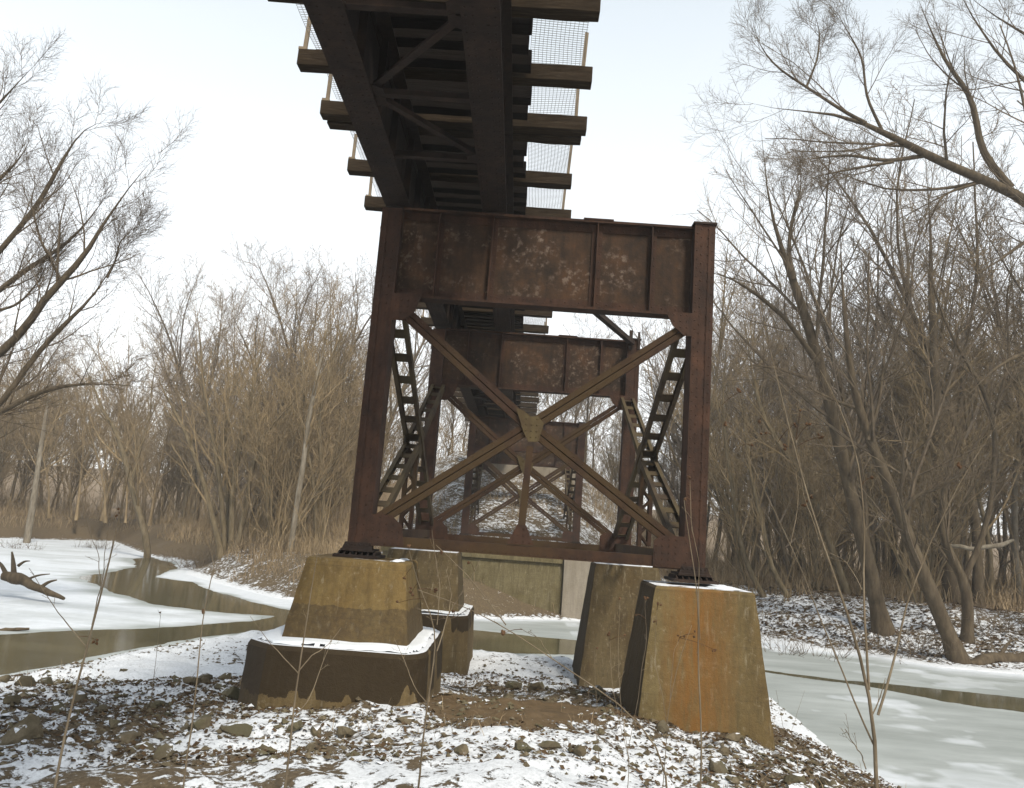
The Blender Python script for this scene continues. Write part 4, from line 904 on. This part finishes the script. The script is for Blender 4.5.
# gravel
g = np.random.default_rng(8); N = 22000; x = g.uniform(-10, 6, N); y = g.uniform(7, 20, N); z, d = height(x, y); ok = (d > .05) & ((rub(x, y) > .36) | ((y < 9.8) & (g.random(N) < .4))) & (g.random(N) < np.clip(1.6-y/14, .15, 1)); x, y, z = x[ok], y[ok], z[ok]; N = len(x)
bv = np.array([(1, 0, 0), (-1, 0, 0), (0, 1, 0), (0, -1, 0), (0, 0, 1), (0, 0, -1)], float); bf = np.array([(0, 2, 4), (2, 1, 4), (1, 3, 4), (3, 0, 4), (2, 0, 5), (1, 2, 5), (3, 1, 5), (0, 3, 5)])
sz_ = .010+.042*g.random(N)**2.5; V = (bv[None]*(1+g.normal(0, .25, (N, 6, 3)))+g.normal(0, .2, (N, 6, 3)))*(sz_[:, None]*np.array([1, 1, .6])[None])[:, None]+np.stack([x, y, z+sz_*.2], 1)[:, None]
tag(mesh_np('gravel', V.reshape(-1, 3), (bf[None]+np.arange(N)[:, None, None]*6).reshape(-1, 3), M_stone), 'loose gravel and small rubble on the near bank', 'gravel', kind='stuff')
# dry grass blades
def grass(N, xr, yr, hr, cond, seed, wd=.006, lean=.35):
    g = np.random.default_rng(seed); x = g.uniform(*xr, N); y = g.uniform(*yr, N); z, d = height(x, y); ok = (d > .3) & cond(x, y, d); x, y, z = x[ok], y[ok], z[ok]; N = len(x)
    h_ = hr[0]+(hr[1]-hr[0])*g.random(N)**1.5; a = g.uniform(0, 6.28, N); l = g.normal(0, lean, (N, 2)); b0 = np.stack([x, y, z-.02], 1); w_ = np.stack([np.cos(a), np.sin(a), 0*a], 1)*wd
    m = b0+np.stack([l[:, 0]*.4*h_, l[:, 1]*.4*h_, h_*.6], 1); t = b0+np.stack([l[:, 0]*h_, l[:, 1]*h_, h_*(1-.3*np.abs(l).sum(1).clip(0, 1))], 1)
    V = np.stack([b0-w_, b0+w_, m+w_*.8, m-w_*.8, t+w_*.1, t-w_*.1], 1).reshape(-1, 3); k = np.arange(N)[:, None]*6
    return V, np.concatenate([k+np.array([0, 1, 2, 3]), k+np.array([3, 2, 4, 5])])
v, f = grass(60000, (-48, -5), (34, 70), (.25, 1.1), lambda x, y, d: (d > 1.5) & (vnoise(x*.3, y*.3, 6) > .3) & (np.abs(x+.9) > 5), 41, wd=.014)
tag(mesh_np('dry_grass', v, f, M_grass), 'dry tan grass along the left river bend', 'grass', kind='stuff')
v, f = grass(50000, (4, 50), (33, 62), (.25, 1.2), lambda x, y, d: (d > 5) & (vnoise(x*.3, y*.3, 6) > .35), 42, wd=.014)
tag(mesh_np('dry_grass', v, f, M_grass), 'dry tan grass behind the right bank', 'grass', kind='stuff')
v, f = grass(16000, (-14, 12), (33, 47), (.15, .7), lambda x, y, d: (vnoise(x*.7, y*.7, 8) > .5), 43, wd=.010)
tag(mesh_np('dry_grass', v, f, M_grass), 'sparse dead grass on the snowy embankment slope', 'grass', kind='stuff')
v, f = grass(1500, (-8, 5), (7.5, 15), (.06, .28), lambda x, y, d: (vnoise(x*.9, y*.9, 11) > .55), 44, wd=.0035, lean=.6)
tag(mesh_np('dry_grass', v, f, M_grass), 'short dead grass tufts on the near bank', 'grass', kind='stuff')
# logs
def log(name, label, pts, rs, Y, seed, stubs=(), bark=None):
    q = [at(x, y, yy) for (x, y), yy in zip(pts, Y)]; q, rr = resample(q, 14, rs); q = q+np.column_stack([(fbm(np.linspace(0, 6, 14), np.full(14, seed*1.7+k), 3, 1)-.5)*.12 for k in range(3)])
    t = empty(name, tuple(q[0])); tag(t, label, 'log'); v, f = tubes((q-q[0])[None], (rr*(1+.2*(fbm(np.linspace(0, 9, 14), np.full(14, 2.), 2, 4)-.5)))[None], 9); 
    ends = np.array([q[0]*0, q[-1]-q[0]]); v = np.concatenate([v, ends]); nv = len(v); o = mesh_np('trunk', v, f, bark or M_bark_d, t, smooth=True)
    cap = MB()
    for row, c in ((0, nv-2), (13*9, nv-1)): cap.add([v[c]]+[v[row+k] for k in range(9)], [(0, 1+k, 1+(k+1) % 9) for k in range(9)])
    cap.build('cut_end', M_bark, t)
    for (px, py, yy), (px2, py2, yy2), r_ in stubs:
        a, b = at(px, py, yy)-q[0], at(px2, py2, yy2)-q[0]; P, R = resample([a, (a+b)/2+np.array([0, 0, .08]), b], 7, [r_, r_*.7, r_*.3]); v, f = tubes(P[None], R[None], 6); mesh_np('branch', v, f, bark or M_bark_d, t, smooth=True)
    return t
log('driftwood_log', 'dark broken driftwood log lying on the ice at the left edge', [(4, 574), (18, 577), (28, 583), (44, 590), (63, 598)], [.15, .19, .14, .11, .05], [26.6, 26.6, 26.4, 26.2, 26], 1, stubs=[((14, 577, 26.6), (12, 552, 26.9), .10), ((18, 566, 26.6), (30, 561, 26.9), .05), ((24, 581, 26.4), (50, 574, 26.6), .05), ((40, 588, 26.2), (57, 580, 26.4), .07), ((6, 574, 26.6), (-4, 560, 27), .08)])
log('driftwood_branch', 'thin grey branch lying on the snow near the left edge below the log', [(-20, 634), (0, 631), (30, 629)], [.07, .06, .03], [20.4, 20.4, 20.6], 2)
log('fallen_log', 'fallen trunk lying at the foot of the leaning tree on the right shore', [(972, 667), (985, 660), (1000, 658), (1040, 664)], [.2, .22, .24, .26], [27.8, 28, 28.2, 28], 3, stubs=[((1000, 656, 28.2), (1012, 640, 28.6), .08)])
log('fallen_branch', 'pale fallen branch caught low across the trees at the right', [(950, 546), (975, 549), (1000, 546), (1014, 540)], [.07, .08, .09, .05], [30.5, 30.5, 30.5, 30.5], 4, bark=M_bark_p)
log('driftwood_branch', 'bent grey branch stuck in the snow right of the orange streaked pier', [(765, 728), (785, 742), (800, 752), (808, 758)], [.03, .035, .03, .02], [11.8, 11.7, 11.6, 11.4], 6)
# snow lying on the piers
def snow_slab(poly, z, label, seed, th=.035, n_=46):
    P = np.array(poly, float); x0, y0 = P.min(0); x1, y1 = P.max(0); gx, gy = np.meshgrid(np.linspace(x0, x1, n_), np.linspace(y0, y1, n_)); d = -sdist(gx.ravel(), gy.ravel(), P).reshape(gx.shape)
    e = d-.05-.10*(fbm(gx*4, gy*4, 3, seed)-.3).clip(0, 1); hz = th*smooth01(e/.06)*(.6+.8*fbm(gx*2.5, gy*2.5, 3, seed+3)); keep = e > 0
    V = np.stack([gx, gy, z+hz], -1).reshape(-1, 3); Fq = grid_faces(n_, n_); Fq = Fq[keep.ravel()[Fq].all(1)]
    tag(mesh_np('snow_patch', V, Fq, M_snow, smooth=True), label, 'snow', kind='stuff')
snow_slab(octo(-3.16, -.99, 10.05, 12.82, .33), -1.548, 'white snow lying on the ledge of the dark near footing', 1, n_=70)
snow_slab(octo(-3.38, -.88, 17.12, 20.0, .35), -1.818, 'snow on the ledge of the footing behind', 2)
snow_slab(rect(2.5, 3.05, 10.82, 11.9), -.578, 'thin snow on top of the orange streaked pier', 3, .02)
snow_slab(rect(2.6, 3.05, 18, 19), -.598, 'thin snow on top of the dark stained back pier', 4, .03)
snow_slab(rect(-1.7, -1.42, 10.85, 11.9), -.538, 'thin snow on top of the stepped tan pier', 5, .02)
# weeds and saplings close by
def weed(label, stems, Y, heads=(), name='dry_weed', mat=None, cat='weed', seed=0, side=3, slen=.25, hs=.022):
    """stems: list of (pixel points, r0, r1); the first is rooted in the ground"""
    rng = np.random.default_rng(seed); P, R = [], []
    for i, (pts, r0, r1) in enumerate(stems):
        q = pl(pts, Y+.0, Y+(.25 if i else 0))
        if i == 0: b = q[0]; gzz = gz(b[0], Y+.05); q = [np.array([b[0]-.02, Y+.05, gzz-.05])]+q if gzz < b[2] else q
        q, rr = resample(q, 16, np.linspace(r0, r1, len(q))); q = q+np.column_stack([(fbm(np.linspace(0, 4, 16), np.full(16, seed*2.1+i+k*7.), 3, 3)-.5)*.03*np.sin(np.linspace(0, np.pi, 16)) for k in range(3)]); P.append(q); R.append(rr)
    P = np.array(P); R = np.array(R)*.72; root = P[0, 0].copy(); t = empty(name, tuple(root)); tag(t, label, cat)
    v, f = tubes(P-root, R, 6); mesh_np('stem', v, f, mat or M_stem, t, smooth=True)
    if side:
        P1, R1 = sprout(P, R, rng, side, 45, .2, 5, tmin=.35, up_=.1, wig=.12, rf=.5, rmin=.0016, lenabs=slen, lr=.03); P2, R2 = sprout(P1, R1, rng, 2, 40, .5, 4, tmin=.3, rf=.7, rmin=.0012, lr=.02)
        v, f = crown_mesh([(P1-root, R1, 4), (P2-root, R2, 3)]); mesh_np('twigs', v, f, mat or M_stem, t)
    for (hx, hy) in heads:
        c = at(hx, hy, Y+.15); j = np.argmin(np.linalg.norm(P.reshape(-1, 3)-c, axis=1)); a = P.reshape(-1, 3)[j]
        hp, hr_ = resample([a, (a+c)/2+np.array([0, 0, .015]), c], 6, [.0022, .0018, .0016]); v1, f1 = tubes((hp-root)[None], hr_[None], 4); V_, F_ = [v1], [f1]; n_ = len(v1)
        for _ in range(int(rng.integers(1, 4))):
            dv = rng.normal(0, 1, 3)+np.array([0, 0, .6]); dv /= np.linalg.norm(dv); c0 = c-root+rng.normal(0, hs*.35, 3); L = hs*(.8+.5*rng.random()); tt = np.linspace(0, 1, 7)
            v1, f1 = tubes((c0+dv*(tt*L)[:, None])[None], (np.array([.1, .38, .52, .5, .36, .3, .05])*L*.8*(1+rng.normal(0, .12, 7)))[None], 7); V_.append(v1); F_.append(f1+n_); n_ += len(v1)
        mesh_np('seed_head', np.concatenate(V_), np.concatenate(F_), M_seed, t)
weed('tall grey weed stalk leaning right at the lower left with two thin side shoots', [([(58, 768), (72, 705), (86, 647), (101, 589), (116, 534), (123, 500), (130, 468)], .012, .004), ([(86, 647), (70, 625), (55, 606), (29, 568)], .006, .002), ([(92, 625), (104, 570), (108, 530)], .005, .002), ([(101, 589), (98, 555), (86, 520)], .004, .002)], 5.2, seed=1, slen=.12, heads=[(118, 512), (96, 640)])
weed('straight weed stalk standing left of the dark footing', [([(186, 768), (193, 710), (199, 654), (207, 596), (219, 545)], .009, .003), ([(207, 596), (214, 570), (212, 550)], .004, .002)], 5.5, seed=2, slen=.10, heads=[(205, 612)])
weed('short thin weed with a tiny twig cross at its top in the left snow', [([(151, 705), (154, 670), (161, 612)], .006, .0025)], 9.5, seed=3, slen=.2, heads=[(161, 612)], hs=.03)
weed('forked pale sapling in front of the middle of the dark footing', [([(288, 765), (294, 716), (298, 672), (308, 619), (313, 578), (322, 530)], .013, .003), ([(298, 672), (312, 655), (329, 645), (341, 628)], .007, .002), ([(298, 673), (285, 658), (270, 643), (250, 616)], .006, .002), ([(294, 716), (310, 700), (322, 665), (332, 640)], .006, .002)], 6.2, seed=4, slen=.14, side=2)
weed('pale branching weed in front of the right end of the dark footing', [([(421, 768), (428, 704), (437, 651), (437, 625), (417, 584), (409, 550)], .012, .003), ([(437, 651), (449, 613), (468, 584), (480, 560)], .007, .002), ([(437, 625), (440, 590), (436, 560), (432, 530)], .005, .002), ([(428, 704), (415, 690), (405, 660), (395, 640)], .005, .002), ([(449, 613), (452, 590), (446, 570)], .004, .002)], 6.0, seed=5, slen=.16, side=3, heads=[(409, 547), (404, 578), (412, 592), (441, 552), (470, 562), (398, 603)])
weed('long bare twig arching down rightward across the view between the two nearest piers', [([(672, 772), (655, 740), (635, 714), (597, 687), (553, 660), (506, 625), (455, 601), (418, 590)], .009, .003), ([(506, 625), (470, 578), (450, 557), (436, 545)], .005, .002), ([(470, 608), (455, 618), (430, 620)], .003, .0015), ([(553, 660), (540, 640), (520, 628)], .003, .0015)], 5.0, seed=6, slen=.10, side=2, heads=[(503, 634), (432, 590), (455, 612)])
weed('upright grey stalk standing before the face of the orange streaked pier', [([(703, 768), (702, 718), (699, 670), (700, 598), (692, 560), (684, 500)], .010, .003), ([(700, 640), (698, 600), (700, 570), (692, 530), (690, 480)], .005, .002)], 5.5, seed=7, slen=.10, side=2, heads=[(684, 498), (690, 478)])
weed('thin weed with round dry seed heads before the orange streaked pier', [([(665, 768), (670, 700), (682, 650), (692, 625)], .004, .002), ([(670, 700), (672, 660), (681, 634)], .003, .0015), ([(668, 730), (655, 660), (657, 610)], .003, .0015)], 5.6, seed=8, side=1, slen=.06, heads=[(681, 636), (694, 634), (715, 650), (658, 604), (656, 620)], hs=.018)
weed('cluster of dead flower stalks before the gap between the two right piers', [([(630, 768), (622, 720), (618, 660), (620, 600)], .004, .002), ([(628, 750), (640, 690), (646, 640), (645, 600)], .003, .0015), ([(630, 765), (612, 690), (610, 640)], .003, .0015)], 6.4, seed=9, side=3, slen=.10, heads=[(620, 598), (610, 634), (626, 636), (636, 614), (645, 598)], hs=.02)
weed('dry brown stalks with leaves standing left of the back pier', [([(600, 768), (597, 740), (596, 700), (594, 650)], .005, .002), ([(598, 745), (590, 710), (588, 690)], .003, .0015)], 7.5, seed=10, side=3, slen=.1, heads=[(595, 648)])
weed('bare sapling forking wide in the lower right over the ice', [([(877, 775), (878, 715), (868, 686), (851, 619), (842, 592), (819, 540), (800, 470), (782, 400), (770, 350)], .016, .003), ([(878, 715), (894, 668), (903, 616), (915, 575), (929, 540), (960, 480), (1000, 420)], .010, .002), ([(876, 750), (855, 705), (839, 665), (827, 636), (813, 601), (790, 546), (770, 500), (745, 450), (722, 405)], .007, .002), ([(869, 690), (866, 640), (865, 598), (864, 540), (862, 470), (838, 400), (820, 370)], .010, .003), ([(866, 769), (858, 748), (845, 729)], .005, .003), ([(862, 590), (845, 560), (820, 550)], .004, .002), ([(819, 540), (806, 500), (796, 440)], .004, .002), ([(790, 546), (800, 500), (792, 460), (760, 420)], .004, .0015)], 4.6, seed=11, slen=.22, side=4, name='bare_sapling', cat='sapling',
    heads=[(761, 419), (793, 425), (800, 412), (808, 425), (821, 437), (786, 448), (764, 435), (740, 392), (724, 424), (870, 478), (958, 466), (752, 446), (806, 505), (812, 498)], hs=.02)
weed('tuft of fine reddish dead stems at the right foot of the orange streaked pier', [([(785, 750), (782, 720), (776, 690)], .004, .002), ([(787, 750), (795, 720), (805, 690)], .003, .0015), ([(786, 752), (774, 725), (768, 700)], .003, .0015)], 9.8, seed=12, side=0, slen=.35)
# brush: bushy dead stems here and there
for i, (px, py, Y, lb) in enumerate([(795, 630, 27.5, 'dark low brush hanging over the snowy right shore behind the pier'), (345, 565, 33, 'tan leafless brush behind the stepped tan pier'), (195, 562, 43, 'tangle of roots and brush on the eroded left bank'), (250, 570, 40, 'brown brush on the snowy slope left of the bridge'), (95, 543, 56, 'low dark brush along the farthest snowy bank at the left'), (20, 541, 50, 'dark brush on the far bank at the left edge behind the driftwood'), (915, 640, 28.5, 'tangled brush between the thick dark tree and the leaning tree'), (1005, 640, 30, 'thorny brown brush above the fallen log at the right edge')]):
    b = at(px, py, Y); g0 = gz(b[0], b[1]); rng = np.random.default_rng(90+i); N = 40
    t = empty('brush', (b[0], b[1], g0)); tag(t, lb, 'brush'); P0 = np.empty((N, 5, 3)); P0[:, 0] = rng.normal(0, .5, (N, 3))*np.array([1.6, .6, 0]); D = rng.normal(0, .6, (N, 3)); D[:, 2] = .6
    for k in range(1, 5): D = D+rng.normal(0, .3, D.shape); D /= np.linalg.norm(D, axis=1, keepdims=True); P0[:, k] = P0[:, k-1]+D*.28
    R0 = np.full((N, 5), .012)*np.linspace(1, .4, 5); P1, R1 = sprout(P0, R0, rng, 5, 45, .6, 4, rmin=.007); v, f = crown_mesh([(P0, R0, 4), (P1, R1, 3)]); mesh_np('stems', v, f, M_twig_d, t)
